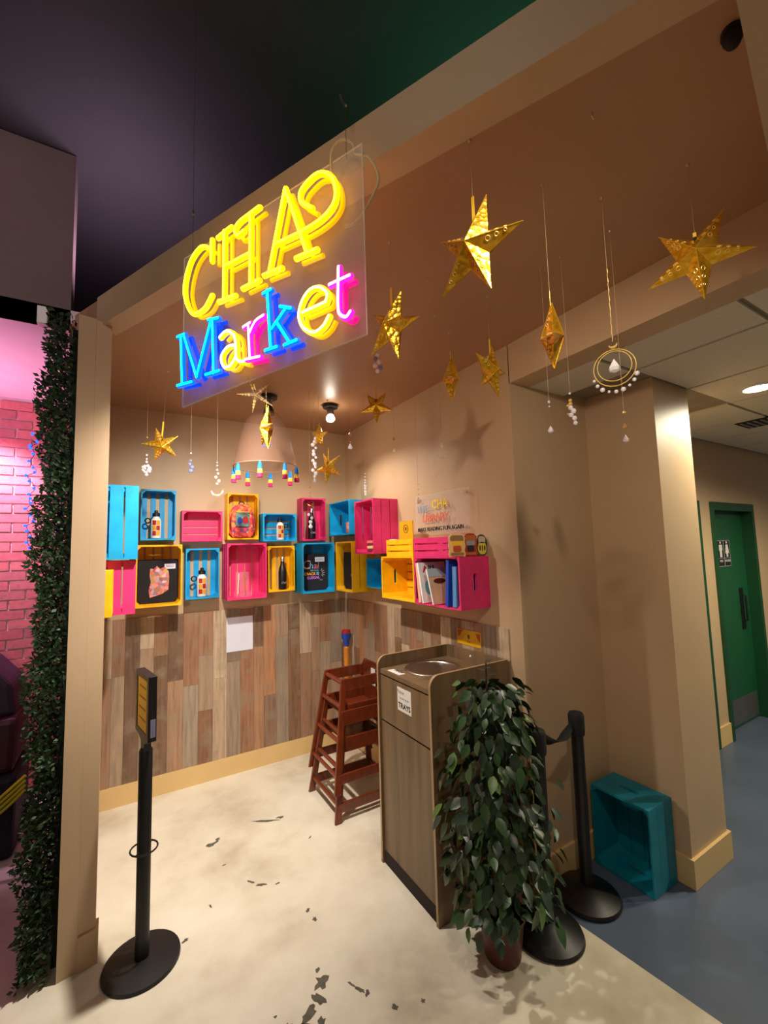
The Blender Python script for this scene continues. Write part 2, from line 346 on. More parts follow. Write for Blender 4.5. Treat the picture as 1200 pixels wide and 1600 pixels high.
# dark room above and to the left
dc = wallbox('ceiling', 'dark painted dining room ceiling', M['dark_ceiling'], -6, 9, -4, 9, 4.2, 4.3)
dw = wallbox('wall_far', 'dark far wall above the alcove roof', M['dark_ceiling'], -6, 9, 8.0, 8.1, 0, 4.2)
bk = wallbox('wall_bulkhead', 'mauve bulkhead over the pink side room', M['bulkhead'], -4, -0.29, 2.86, 3.0, 3.2, 4.195)
sc_ = wallbox('ceiling', 'pink lit ceiling of the side room', M['pink_ceiling'], -4, -0.225, 2.86, 4.6, 3.2, 3.26)
bw = wallbox('wall_brick', 'pink lit brick wall of the side room', M['mortar'], -4, -0.225, 4.5, 4.6, 0, 3.2)
bl, bh, j = 0.205, 0.065, 0.012
brick_me = None
for r_ in range(41):
    z = 0.02 + r_ * (bh + j)
    if z + bh > 3.2: break
    for k in range(7):
        x = -0.24 - (k + 1) * (bl + j) + (0.11 if r_ % 2 else 0.0)
        if x + bl > -0.235: continue
        if brick_me is None:
            o = MB().box(0, bl, -0.012, 0, 0, bh).build('brick', M['brick'], bw); brick_me = o.data
        else:
            o = bpy.data.objects.new('brick', brick_me); COL.objects.link(o); o.parent = bw
        o.location = (x, 4.5 + random.uniform(0, 0.004), z)

# hallway beyond
YH = 1.94
wallbox('wall_hall', 'tan hallway wall left of the hidden green door', M['wall'], 3.15, 3.70, YH, YH + 0.16, 0, 2.9)
h2 = wallbox('wall_hall', 'tan hallway wall strip between the two green doors', M['wall'], 4.60, 4.93, YH, YH + 0.16, 0, 2.9)
wallbox('wall_hall', 'tan hallway wall right of the restroom door', M['wall'], 5.84, 9, YH, YH + 0.16, 0, 2.9)
wallbox('wall_hall', 'tan hallway wall above the green doors', M['wall'], 3.70, 5.84, YH + 0.0005, YH + 0.1595, 2.20, 2.9)
def hall_door(n, x0, x1, label, seen):
    d = MB().box(x0 + 0.05, x1 - 0.05, YH + 0.085, YH + 0.13, 0.008, 2.17).build('door_%d' % n, M['green']); struct(d); d['label'] = label
    for nm, bx in (('door_frame', (x0, x0 + 0.055, YH - 0.02, YH + 0.15, 0, 2.25)), ('door_frame', (x1 - 0.055, x1, YH - 0.02, YH + 0.15, 0, 2.25)), ('door_frame', (x0 + 0.055, x1 - 0.055, YH - 0.02, YH + 0.15, 2.17, 2.25))):
        MB().box(*bx).build(nm, M['green_frame'], d)
    if seen:
        MB().box(x0 + 0.10, x1 - 0.09, YH + 0.080, YH + 0.086, 0.03, 0.27).build('kick_plate', M['dark_steel'], d)
        hp = MB().box(5.60, 5.68, YH + 0.078, YH + 0.086, 0.93, 1.36).build('handle_plate', M['black'], d)
        MB().tube([(5.64, YH + 0.08, 1.02), (5.64, YH + 0.045, 1.02), (5.64, YH + 0.045, 1.28), (5.64, YH + 0.08, 1.28)], 0.009).build('handle', M['black'], hp)
    return d
door1 = hall_door(1, 4.884, 5.875, 'green restroom door in a green frame', True)
hall_door(2, 3.66, 4.645, 'second green door mostly hidden behind the pillar', False)
for nm, x0, x1 in (('baseboard_hall', 4.65, 4.885), ('baseboard_hall', 5.88, 8.9)):
    o = MB().box(x0, x1, YH - 0.016, YH, 0, 0.17).build(nm, M['trim']); struct(o)
for x0, fig in ((5.180, 'man'), (5.322, 'woman')):
    s = tag(empty('restroom_sign', (x0 + 0.07, YH + 0.085, 1.60), label='black restroom sign with white %s figure on the green door' % fig, cat='sign', group='restroom signs on the green door'), 'black restroom sign with white %s figure on the green door' % fig, 'sign', 'restroom signs on the green door')
    MB().box(-0.070, 0.070, -0.006, 0, 0, 0.27).build('sign_plate', M['ink'], s)
    bmk = MB()
    for bx in ((-0.070, 0.070, 0, 0.006), (-0.070, 0.070, 0.264, 0.27), (-0.070, -0.064, 0.006, 0.264), (0.064, 0.070, 0.006, 0.264), (-0.064, 0.064, 0.082, 0.087)):
        bmk.box(bx[0], bx[1], -0.0075, -0.006, bx[2], bx[3])
    bmk.build('sign_border', M['grey_ink'], s)
    g = MB(); pf = lambda x, y, h: (x, h, y)
    g.prism([(0.016 * math.cos(q * PI / 6), 0.246 + 0.013 * math.sin(q * PI / 6)) for q in range(12)], -0.008, -0.006, pf)
    if fig == 'man': g.prism([(-0.034, 0.225), (0.034, 0.225), (0.036, 0.165), (0.024, 0.165), (0.022, 0.096), (0.003, 0.096), (0, 0.150), (-0.003, 0.096), (-0.022, 0.096), (-0.024, 0.165), (-0.036, 0.165)], -0.008, -0.006, pf)
    else: g.prism([(-0.024, 0.225), (0.024, 0.225), (0.040, 0.135), (0.018, 0.135), (0.016, 0.096), (0.003, 0.096), (0, 0.135), (-0.003, 0.096), (-0.016, 0.096), (-0.018, 0.135), (-0.040, 0.135)], -0.008, -0.006, pf)
    g.build('figure', M['white'], s)
    text('caption', 'MEN' if fig == 'man' else 'WOMEN', 0.034, M['white'], s, (0, -0.0065, 0.045))
# hall ceiling
hc = wallbox('ceiling', 'suspended hallway ceiling with square tiles', M['tbar'], 2.121, 9, -1.2, 1.94, 2.862, 2.9)
tile_me = None
for ix in range(-1, 9):
    for iy in range(-4, 3):
        x0 = 2.47 + 0.62 * ix; y0 = 1.29 + 0.62 * (iy - 1)
        X0, X1, Y0, Y1 = max(x0 + 0.012, 2.122), min(x0 + 0.608, 8.9), y0 + 0.012, min(y0 + 0.608, 1.935)
        if X1 - X0 < 0.05 or Y1 - Y0 < 0.05: continue
        if X1 > 2.66 and X0 < 3.12 and Y0 >= 1.30: continue
        MB().box(X0, X1, Y0, Y1, 2.850, 2.8615).build('ceiling_tile', M['tile'], hc)
hl = empty('ceiling_downlight', (3.48, 1.05, 2.849), label='round glowing recessed downlight in the tiled hallway ceiling', cat='ceiling light')
MB().lathe([(0.075, 0.0), (0.10, 0.0), (0.10, -0.006), (0.078, -0.010)], 28, cap=False).build('trim_ring', M['white'], hl, True)
MB().lathe([(0.001, -0.004), (0.076, -0.004), (0.076, -0.0045), (0.001, -0.0045)], 28).build('lens', glow('downlight_lens', (255, 250, 235), 14), hl)
vt = empty('ceiling_vent', (4.55, 1.36, 2.849), label='dark square air vent in the tiled hallway ceiling', cat='vent')
MB().box(-0.15, 0.15, -0.15, 0.15, -0.004, 0).build('vent_plate', M['ink'], vt)
for k in range(6): MB().box(-0.13, 0.13, -0.12 + k * 0.045, -0.105 + k * 0.045, -0.010, -0.004).build('slat', M['tbar'], vt)

# baseboards
for nm, bx in (('baseboard_back', (-0.17, XR, YB - 0.016, YB, 0, 0.15)), ('baseboard_right', (XR - 0.016, XR, 1.74, YB - 0.016, 0, 0.15)), ('baseboard_return', (XR - 0.016, 2.68, 1.724, 1.74, 0, 0.15)),
    ('baseboard_pillar', (2.664, 2.68, 1.281, 1.724, 0, 0.15)), ('baseboard_pillar', (2.68, 3.12, 1.281, 1.297, 0, 0.15)), ('baseboard_pillar', (3.104, 3.12, 1.297, 1.745, 0, 0.15))):
    o = MB().box(*bx).build(nm, M['trim']); struct(o)
# wainscot planks
ZW = 1.388
rp = random.Random(3)
def plank_run(wall, along_x, s0, s1, face):
    s = s0
    while s < s1 - 0.02:
        wd = min(rp.choice((0.085, 0.10, 0.115, 0.115)), s1 - s)
        cuts = [0.15]
        z = 0.15
        while True:
            z += rp.uniform(0.35, 1.1)
            if z > ZW - 0.12: break
            cuts.append(z)
        cuts.append(ZW)
        for a0, a1 in zip(cuts[:-1], cuts[1:]):
            t = 0.009 + rp.uniform(0, 0.002); g = 0.0008
            if along_x: mb = MB().box(-wd / 2 + g, wd / 2 - g, -t, 0, g, a1 - a0 - g); loc = (s + wd / 2, face, a0)
            else: mb = MB().box(-t, 0, -wd / 2 + g, wd / 2 - g, g, a1 - a0 - g); loc = (face, s + wd / 2, a0)
            o = mb.build('plank', M['plank'], wall); o.location = loc
        s += wd
plank_run(wb, True, -0.17, XR - 0.012, YB)
plank_run(wr, False, 1.842, YB - 0.012, XR)

# ---------------------------------------------------------------- crates
G_CR = 'painted wooden crates on the alcove walls'
def crate(col, W, H, D, loc, rot, portrait, label, cut=None, group=G_CR, gaps=None):
    m = M[col]; root = empty('wooden_crate', loc, rot=rot, label=label, cat='crate', group=group)
    L, B = (H, W) if portrait else (W, H)
    if portrait: P = lambda a, b, c: (b, c, a)
    else: P = lambda a, b, c: (a - W / 2, c, b + H / 2)
    def bx(name, a0, a1, b0, b1, c0, c1):
        x0, y0, z0 = P(a0, b0, c0); x1, y1, z1 = P(a1, b1, c1)
        return MB().box(min(x0, x1), max(x0, x1), min(y0, y1), max(y0, y1), min(z0, z1), max(z0, z1)).build(name, m, root)
    t, t2 = 0.013, 0.009
    deep = D > 0.18
    for a0 in (0, L - t):
        if deep:
            # end panel with a slotted hand hole
            hb, hc0 = 0.058, 0.012; cy = -D * 0.5
            outer = [(-B / 2, -D), (0, -D), (B / 2, -D), (B / 2, cy), (B / 2, 0), (0, 0), (-B / 2, 0), (-B / 2, cy)]
            inner = [(-hb * .8, cy - hc0), (0, cy - hc0), (hb * .8, cy - hc0), (hb, cy), (hb * .8, cy + hc0), (0, cy + hc0), (-hb * .8, cy + hc0), (-hb, cy)]
            vs = [P(a, b, c) for a in (a0, a0 + t) for b, c in outer + inner]
            fs = []
            for i in range(8):
                k = (i + 1) % 8
                fs += [(i, k, 8 + k, 8 + i), (16 + i, 24 + i, 24 + k, 16 + k), (i, 16 + i, 16 + k, k), (8 + i, 8 + k, 24 + k, 24 + i)]
            MB().add(vs, fs).build('end_panel', m, root)
        else: bx('end_panel', a0, a0 + t, -B / 2, B / 2, -D, 0)
    n = 3 if deep or cut else 2
    gs = 0.010 if col != 'teal' else 0.002
    sw = (D - (n - 1) * gs) / n
    for sgn in (-1, 1):
        for k in range(n):
            c0 = -D + k * (sw + gs)
            b0, b1 = (-B / 2, -B / 2 + t2) if sgn < 0 else (B / 2 - t2, B / 2)
            bx('side_slat', t, L - t, b0, b1, c0, c0 + sw)
    nb, gb = gaps or ((4, 0.017) if not deep else (5, 0.010))
    iw = B - 2 * t2; bw_ = (iw - (nb - 1) * gb) / nb
    for k in range(nb):
        b0 = -B / 2 + t2 + k * (bw_ + gb)
        bx('back_slat', t, L - t, b0, b0 + bw_, -t2, 0)
    q = 0.026
    for sa, sb in ((0, 0), (0, 1), (1, 0), (1, 1)):
        a_ = t if sa == 0 else L - t; b_ = (-B / 2 + t2) if sb == 0 else (B / 2 - t2)
        da = q if sa == 0 else -q; db = q if sb == 0 else -q
        tri = [(a_, b_), (a_ + da, b_), (a_, b_ + db)]
        c0, c1 = -D + 0.004, -t2 - 0.0005
        MB().add([P(x, y, c) for c in (c0, c1) for x, y in tri], [(0, 1, 2), (5, 4, 3), (0, 3, 4, 1), (1, 4, 5, 2), (2, 5, 3, 0)]).build('corner_post', m, root)
    return root

def back_crate(col, x0, z0, W, H, D, portrait, label, gaps=None): return crate(col, W, H, D, (x0 + W / 2, YB - 0.001, z0), (0, 0, 0), portrait, label, gaps=gaps)
def right_crate(col, y0, z0, W, H, D, portrait, label, cut=None): return crate(col, W, H, D, (XR - 0.001, y0 + W / 2, z0), (0, 0, -PI / 2), portrait, label, cut)
def left_crate(col, y0, z0, W, H, D, portrait, label): return crate(col, W, H, D, (-0.171, y0 + W / 2, z0), (0, 0, PI / 2), portrait, label)

left_crate('blue', 3.15, 1.857, 0.32, 0.468, 0.239, True, 'tall blue crate on the left wall, its slatted side facing out')
left_crate('pink', 3.20, 1.512, 0.28, 0.338, 0.232, True, 'pink crate under the tall blue slatted crate at far left')
left_crate('yellow', 2.92, 1.535, 0.27, 0.262, 0.112, False, 'yellow crate end half hidden behind the end post')
back_crate('blue', 0.098, 1.997, 0.25, 0.406, 0.14, True, 'upright blue crate holding a bottle, top left of the back wall', gaps=(4, 0.027))
back_crate('yellow', 0.071, 1.485, 0.317, 0.473, 0.24, True, 'large yellow crate holding the shirt with the colourful print', gaps=(5, 0.016))
back_crate('pink', 0.393, 1.982, 0.315, 0.257, 0.14, False, 'empty wide pink crate left of the crate with the backpack', gaps=(4, 0.010))
back_crate('blue', 0.425, 1.511, 0.26, 0.414, 0.14, True, 'upright blue crate with a bottle in the lower row', gaps=(4, 0.027))
back_crate('yellow', 0.75, 1.994, 0.265, 0.406, 0.14, True, 'yellow crate holding the colourful backpack')
back_crate('pink', 0.730, 1.487, 0.327, 0.472, 0.24, True, 'large pink crate with a clear stand inside', gaps=(5, 0.008))
back_crate('yellow', 1.10, 1.521, 0.246, 0.410, 0.14, True, 'narrow yellow crate with a slim black bottle', gaps=(4, 0.022))
back_crate('blue', 1.054, 1.975, 0.312, 0.252, 0.14, False, 'wide blue crate with a bottle right of the backpack crate')
back_crate('pink', 1.424, 1.976, 0.24, 0.407, 0.14, True, 'upright pink crate with a black bottle in the upper row', gaps=(3, 0.028))
back_crate('blue', 1.386, 1.492, 0.314, 0.461, 0.24, True, 'large blue crate holding the black shirt that reads Chai')
right_crate('blue', 3.44, 2.017, 0.44, 0.315, 0.24, False, 'blue crate with a mug in the corner of the right wall')
right_crate('pink', 3.012, 1.841, 0.326, 0.452, 0.24, True, 'tall pink crate with slatted side on the right wall')
right_crate('yellow', 3.41, 1.503, 0.335, 0.452, 0.24, True, 'yellow crate with a dark shirt below the tall pink crate')
right_crate('blue', 2.93, 1.550, 0.40, 0.250, 0.14, False, 'small blue crate between two yellow crates on the right wall')
right_crate('yellow', 2.462, 1.503, 0.44, 0.315, 0.24, False, 'empty yellow crate with hand hole left of the book crate')
right_crate('pink', 1.984, 1.498, 0.472, 0.318, 0.24, False, 'large pink crate full of books on the right wall')
def lying(col, y0, y1, z, H, D, label): return crate(col, y1 - y0, H, D, (XR - 0.001 - H, (y0 + y1) / 2, z), (-PI / 2, 0, -PI / 2), False, label, cut=True)
lying('pink', 2.05, 2.455, 1.8170, 0.238, 0.127, 'shallow pink crate lying on top of the book crate')
lying('yellow', 2.465, 2.82, 1.8190, 0.238, 0.124, 'shallow yellow crate lying on top of the empty yellow crate')
crate('teal', 0.335, 0.443, 0.235, (2.655, 1.535, 0), (0, 0, -PI / 2), True, 'teal blue crate standing on the hallway floor by the pillar', group='painted wooden crates on the floor', gaps=(4, 0.003))

# things inside the crates
def bottle(loc, h, label, ring=1):
    s = h / 0.205; r = empty('water_bottle', loc, label=label, cat='bottle', group='white sports bottles in blue crates')
    MB().lathe([(0.001, 0), (0.034, 0), (0.036, 0.004), (0.036, 0.13), (0.033, 0.145), (0.022, 0.16), (0.021, 0.168), (0.001, 0.168)], 20).build('bottle_body', M['white'], r, True)
    for a_, z, c in ((-1, 0.10, 'red'), (0, 0.10, 'amber_tape'), (-1, 0.06, 'amber_tape'), (0, 0.06, 'red'), (-1, 0.02, 'red'), (0, 0.02, 'amber_tape')):
        pr = []
        for k in range(5):
            an = -PI / 2 + (a_ * 0.75 + k / 4 * 0.72)
            pr.append((0.0368 * math.cos(an), 0.0368 * math.sin(an)))
        vs = [(x, y, zz) for zz in (z, z + 0.036) for x, y in pr]
        MB().add(vs, [(k, k + 1, 6 + k, 5 + k) for k in range(4)]).build('checked_patch', M[c], r)
    MB().lathe([(0.001, 0.168), (0.026, 0.168), (0.026, 0.192), (0.013, 0.198), (0.012, 0.214), (0.001, 0.216)], 18).build('lid', M['black'], r, True)
    MB().tube([(ring * (0.038 + 0.018 + 0.018 * math.cos(t)), 0, 0.135 + 0.018 * math.sin(t)) for t in np.linspace(0, 2 * PI, 13)[:-1]], 0.006, 6, True).build('carry_loop', M['black'], r, True)
    r.scale = (s, s, s); return r
bottle((0.208, 3.90, 2.0135), 0.215, 'white checked bottle with black lid in the upper left blue crate', -1)
bottle((0.555, 3.90, 1.5275), 0.225, 'white checked bottle with black lid in the lower row blue crate', -1)
bottle((1.225, 3.90, 1.9885), 0.20, 'white checked bottle in the wide blue crate right of the backpack', 1)
def slim(loc, h, label):
    s = h / 0.28; r = empty('steel_bottle', loc, label=label, cat='bottle', group='slim black bottles')
    MB().lathe([(0.001, 0), (0.034, 0), (0.036, 0.006), (0.036, 0.15), (0.030, 0.185), (0.019, 0.215), (0.016, 0.245), (0.001, 0.245)], 20).build('bottle_body', M['black'], r, True)
    MB().lathe([(0.001, 0.245), (0.018, 0.245), (0.018, 0.278), (0.015, 0.283), (0.001, 0.284)], 16).build('cap', M['steel'], r, True)
    text('print', 'chai', 0.03, M['grey_ink'], r, (0, -0.0372, 0.05), ext=0.0012)
    r.scale = (s, s, s); return r
slim((1.245, 3.90, 1.5375), 0.29, 'slim black bottle with silver cap in the narrow yellow crate')
slim((1.535, 3.90, 1.9925), 0.29, 'slim black bottle in the upright pink crate')

def print_mat():
    N = NT('colourful_animal_print'); mp = N.coords((1, 1, 1)); v = N.n('ShaderNodeTexVoronoi', Scale=34.0); N.l(mp, 'Vector', v, 'Vector')
    h = N.n('ShaderNodeSeparateColor'); N.l(v, 'Color', h, 'Color')
    r = N.ramp([(0.0, lin((196, 74, 90))), (0.2, lin((226, 150, 150))), (0.38, lin((222, 110, 60))), (0.52, lin((130, 120, 150))), (0.66, lin((232, 196, 190))), (0.8, lin((150, 60, 90))), (1.0, lin((224, 190, 90)))])
    N.l(h, 'Red', r, 'Fac'); N.l(r, 'Color', N.b, 'Base Color'); N.b.inputs['Roughness'].default_value = 0.7; return N.m
M['print'] = print_mat()
M['tee'] = mat('black_cotton', (24, 21, 26), 0.85, vary=0.2, scale=12, bump=0.2)
def tee(loc, rz, w_, h_, label):
    r = empty('folded_shirt', loc, rz, label=label, cat='shirt', group='folded black shirts')
    MB().prism([(-w_ / 2 + 0.03, 0), (w_ / 2 - 0.03, 0), (w_ / 2, 0.03), (w_ / 2, h_), (-w_ / 2, h_), (-w_ / 2, 0.03)], -0.022, 0, lambda x, y, h: (x, h, y)).build('folded_body', M['tee'], r, bevel=0.006)
    return r
t1 = tee((0.229, 3.93, 1.499), 0, 0.285, 0.345, 'folded black shirt with colourful painted print in yellow crate')
pf = lambda x, y, h: (x, h, y)
MB().prism([(-0.055, 0.045), (-0.025, 0.055), (0.03, 0.07), (0.075, 0.10), (0.08, 0.20), (0.075, 0.25), (0.045, 0.285), (0.015, 0.27), (-0.01, 0.295), (-0.03, 0.27), (-0.055, 0.275), (-0.06, 0.22), (-0.05, 0.17), (-0.065, 0.10)], -0.0255, -0.022, pf).build('painted_print', M['print'], t1)
tg = MB().box(0.045, 0.125, -0.025, -0.022, 0.268, 0.308).build('price_tag', M['paper'], t1)
MB().box(0.055, 0.115, -0.0256, -0.025, 0.283, 0.287).box(0.055, 0.115, -0.0256, -0.025, 0.294, 0.298).build('tag_text', M['grey_ink'], tg)
t2 = tee((1.545, 3.90, 1.506), 0, 0.288, 0.345, 'folded black shirt that reads Chai in the large blue crate')
GR = [mat('print_' + n, c, 0.7) for n, c in (('salmon', (226, 140, 110)), ('sand', (216, 186, 120)), ('sky', (120, 190, 210)), ('rose', (222, 110, 150)), ('orange', (240, 160, 40)), ('violet', (196, 110, 210)))]
for ch, x, m_ in (('C', -0.072, GR[0]), ('h', -0.022, GR[2]), ('a', 0.018, GR[3]), ('i', 0.046, GR[0])):
    text('print_letter', ch, 0.115 if ch == 'C' else 0.085, m_, t2, (x - 0.008, -0.0225, 0.205), ext=0.001, shear=0.15)
text('print_line', 'BECAUSE', 0.020, GR[2], t2, (0.005, -0.0225, 0.180), ext=0.001)
text('print_line', 'CRACK', 0.034, GR[4], t2, (-0.042, -0.0225, 0.145), ext=0.001, bold=0.0012)
text('print_line', 'IS', 0.036, GR[2], t2, (0.036, -0.0225, 0.145), ext=0.001, bold=0.0012)
text('print_line', 'ILLEGAL', 0.036, GR[5], t2, (-0.008, -0.0225, 0.108), ext=0.001, bold=0.0012)
text('print_line', 'chai', 0.02, M['grey_ink'], t2, (0.070, -0.0225, 0.090), ext=0.001)
rays = MB()
for an in (-50, -25, 5, 35, 65): rays.beam((0.062 + 0.02 * math.cos(math.radians(an)), -0.0235, 0.16 + 0.02 * math.sin(math.radians(an))), (0.062 + 0.045 * math.cos(math.radians(an)), -0.0235, 0.16 + 0.045 * math.sin(math.radians(an))), 0.002, 0.005, (0, 1, 0))
rays.build('print_rays', M['white'], t2)
tg = MB().box(0.010, 0.105, -0.026, -0.022, 0.268, 0.312).build('price_tag', M['paper'], t2)
MB().box(0.02, 0.095, -0.0266, -0.026, 0.283, 0.287).box(0.02, 0.095, -0.0266, -0.026, 0.294, 0.298).build('tag_text', M['grey_ink'], tg)
t3 = tee((1.800, 3.578, 1.517), -PI / 2, 0.27, 0.34, 'folded dark shirt in the yellow crate of the corner')
text('print_letter', 'C', 0.10, GR[5], t3, (0.06, -0.0225, 0.17), ext=0.001, shear=0.15)
text('print_line', 'CRACK', 0.032, GR[4], t3, (0.07, -0.0225, 0.12), ext=0.001, bold=0.001)

def pack_mat():
    N = NT('patterned_red_fabric'); mp = N.coords((1, 1, 1)); v = N.n('ShaderNodeTexVoronoi', Scale=45.0); N.l(mp, 'Vector', v, 'Vector')
    h = N.n('ShaderNodeSeparateColor'); N.l(v, 'Color', h, 'Color')
    r = N.ramp([(0.0, lin((206, 52, 60))), (0.3, lin((226, 96, 60))), (0.5, lin((130, 60, 120))), (0.65, lin((214, 60, 84))), (0.85, lin((236, 150, 60))), (1.0, lin((80, 70, 150)))])
    r.color_ramp.interpolation = 'CONSTANT'
    N.l(h, 'Red', r, 'Fac'); N.l(r, 'Color', N.b, 'Base Color'); N.b.inputs['Roughness'].default_value = 0.55; return N.m
M['pack'] = pack_mat()
bpk = empty('backpack', (0.882, 3.965, 2.0105), label='small red patterned backpack in the yellow crate', cat='backpack')
def rpoly(w_, h_, r_, z0, n=6, top=None):
    pts = []
    rt = top or r_
    for cx, cz, a0, rr in ((w_ / 2 - r_, z0 + r_, -PI / 2, r_), (w_ / 2 - rt, z0 + h_ - rt, 0, rt), (-w_ / 2 + rt, z0 + h_ - rt, PI / 2, rt), (-w_ / 2 + r_, z0 + r_, PI, r_)):
        pts += [(cx + rr * math.cos(a0 + k / n * PI / 2), cz + rr * math.sin(a0 + k / n * PI / 2)) for k in range(n + 1)]
    return pts
MB().prism(rpoly(0.185, 0.30, 0.03, 0, top=0.085), -0.08, -0.005, pf).build('pack_body', M['pack'], bpk, bevel=0.012)
MB().prism(rpoly(0.15, 0.085, 0.02, 0.004), -0.108, -0.08, pf).build('lower_pocket', M['pack'], bpk, bevel=0.01)
MB().prism(rpoly(0.118, 0.125, 0.02, 0.095), -0.100, -0.08, pf).build('front_panel', mat('panel_teal_print', (96, 130, 130), 0.4, vary=0.5, scale=24), bpk, bevel=0.006)
ef = lambda cx, cz, rx, rz: [(cx + rx * math.cos(q * PI / 8), cz + rz * math.sin(q * PI / 8)) for q in range(16)]
MB().prism(ef(0.022, 0.155, 0.026, 0.034), -0.103, -0.100, pf).build('panel_patch', M['red'], bpk)
MB().prism(ef(-0.026, 0.150, 0.022, 0.030), -0.103, -0.100, pf).build('panel_patch', M['blue_plastic'], bpk)
MB().box(-0.058, 0.058, -0.102, -0.080, 0.222, 0.232).build('zip', M['amber_tape'], bpk)
MB().tube(spline([(-0.022, -0.045, 0.297), (-0.016, -0.045, 0.318), (0.016, -0.045, 0.318), (0.022, -0.045, 0.297)]), 0.005, 6).build('top_handle', M['ink'], bpk, True)
for sg in (-1, 1): MB().tube(spline([(sg * 0.088, -0.045, 0.23), (sg * 0.106, -0.05, 0.17), (sg * 0.110, -0.05, 0.08), (sg * 0.090, -0.045, 0.03)]), 0.010, 8).build('strap', M['pack'], bpk, True)

st = empty('acrylic_stand', (0.885, 3.88, 1.5005), label='clear acrylic stand with slim gold edges in the large pink crate', cat='display stand')
MB().box(-0.065, 0.065, -0.05, 0.05, 0, 0.045).build('tray', M['acrylic'], st)
MB().box(-0.055, 0.06, 0.03, 0.034, 0.045, 0.21).build('back_plate', M['acrylic'], st)
MB().tube([(-0.052, -0.048, 0.03), (-0.030, 0.02, 0.20)], 0.0035, 6).build('edge_rod', M['acrylic_edge'], st)
MB().tube([(0.020, 0.02, 0.03), (0.016, 0.026, 0.225)], 0.0045, 6).build('edge_rod', M['gold_plain'], st)
mug = empty('mug', (1.765, 3.522, 2.0305), label='small patterned mug in the blue corner crate', cat='mug')
MB().lathe([(0.001, 0), (0.036, 0), (0.042, 0.01), (0.042, 0.085), (0.046, 0.10), (0.042, 0.10), (0.038, 0.085), (0.036, 0.008), (0.001, 0.008)], 20).build('mug_body', M['print'], mug, True)
MB().tube([(0, 0.042 + 0.022 * math.sin(t), 0.05 + 0.028 * math.cos(t)) for t in np.linspace(0, PI, 9)], 0.006, 6).build('mug_handle', M['white'], mug, True)
bxx = empty('snack_box', (1.760, 3.096, 1.8545), -PI / 2, label='small pink and cream box inside the tall pink crate', cat='box')
MB().box(-0.045, 0.045, -0.035, 0.035, 0, 0.075).build('carton', mat('maroon_carton', (120, 40, 50), 0.6), bxx, bevel=0.002)
MB().box(-0.046, 0.046, -0.0365, 0.0365, 0.03, 0.052).build('label_band', mat('cream_band', (240, 196, 150), 0.6), bxx)
MB().box(-0.047, 0.047, -0.037, 0.037, 0.075, 0.095).build('box_lid', mat('pale_lid', (222, 120, 110), 0.6), bxx)

# books leaning in the pink crate (spines face the room)
BK = [(2.392, 0.030, 0.265, 0.215, 6, (40, 26, 36), (236, 178, 150), 'closed book with peach edge leaning left, first in the pink crate'),
      (2.345, 0.014, 0.270, 0.225, 11, (236, 236, 236), (240, 240, 238), 'white covered book with red letters leaning in the pink crate'),
      (2.285, 0.022, 0.190, 0.170, 15, (168, 84, 52), (160, 76, 48), 'short rust brown book behind the tan book'),
      (2.235, 0.012, 0.235, 0.225, 16, (216, 178, 140), (225, 220, 215), 'tan picture book with pale grey top leaning in the pink crate'),
      (2.110, 0.024, 0.285, 0.215, -4, (26, 66, 170), (30, 74, 180), 'tall dark blue book near the right end of the pink crate'),
      (2.055, 0.034, 0.245, 0.200, -2, (82, 140, 200), (96, 150, 206), 'light blue book against the right end of the pink crate')]
for y, th, hh, dp, lean, cov, spine, lab in BK:
    r = empty('book', (1.925, y, 1.512), label=lab, cat='book', group='books in the large pink crate', rot=(-math.radians(lean), 0, 0))
    mc = mat('book_cover', cov, 0.4, vary=0.15, scale=14)
    ms = mat('book_spine', spine, 0.5, vary=0.06)
    r_ = MB().box(-dp, 0, -th / 2, -th / 2 + 0.0025, 0, hh).box(-dp, 0, th / 2 - 0.0025, th / 2, 0, hh).build('cover', mc, r)
    MB().box(-dp + 0.004, -0.004, -th / 2 + 0.0025, th / 2 - 0.0025, 0.003, hh - 0.003).build('pages', M['paper'], r)
    MB().box(-dp - 0.002, -dp, -th / 2, th / 2, 0, hh).build('spine', ms, r)
    if cov[0] > 230:
        for ch, x, m_ in (('A', -0.175, M['red']), ('R', -0.135, mat('print_green', (60, 140, 80), 0.6)), ('I', -0.105, M['ink'])): text('title_letter', ch, 0.06, m_, r, (x, -th / 2 - 0.0005, 0.205), bold=0.002)
        MB().prism(ef(-0.16, 0.10, 0.04, 0.05), -th / 2 - 0.001, -th / 2, pf).build('cover_art', GR[2], r)
        MB().prism(ef(-0.10, 0.06, 0.05, 0.05), -th / 2 - 0.0012, -th / 2, pf).build('cover_art', GR[4], r)
        MB().prism(ef(-0.09, 0.13, 0.03, 0.06), -th / 2 - 0.0014, -th / 2, pf).build('cover_art', M['leaf2'], r)
    if cov[0] == 216:
        MB().box(-dp, 0, -th / 2 - 0.001, -th / 2, hh - 0.055, hh).build('cover_band', mat('pale_grey_print', (170, 188, 188), 0.5), r)
        MB().prism(ef(-0.14, 0.15, 0.05, 0.018), -th / 2 - 0.0012, -th / 2, pf).build('cover_art', mat('dark_red_print', (90, 30, 26), 0.5), r)
        MB().prism(ef(-0.08, 0.12, 0.04, 0.04), -th / 2 - 0.0011, -th / 2, pf).build('cover_art', GR[1], r)
    if cov[2] == 170:
        MB().prism(ef(-0.12, 0.08, 0.05, 0.05), -th / 2 - 0.0012, -th / 2, pf).build('cover_art', M['white'], r)

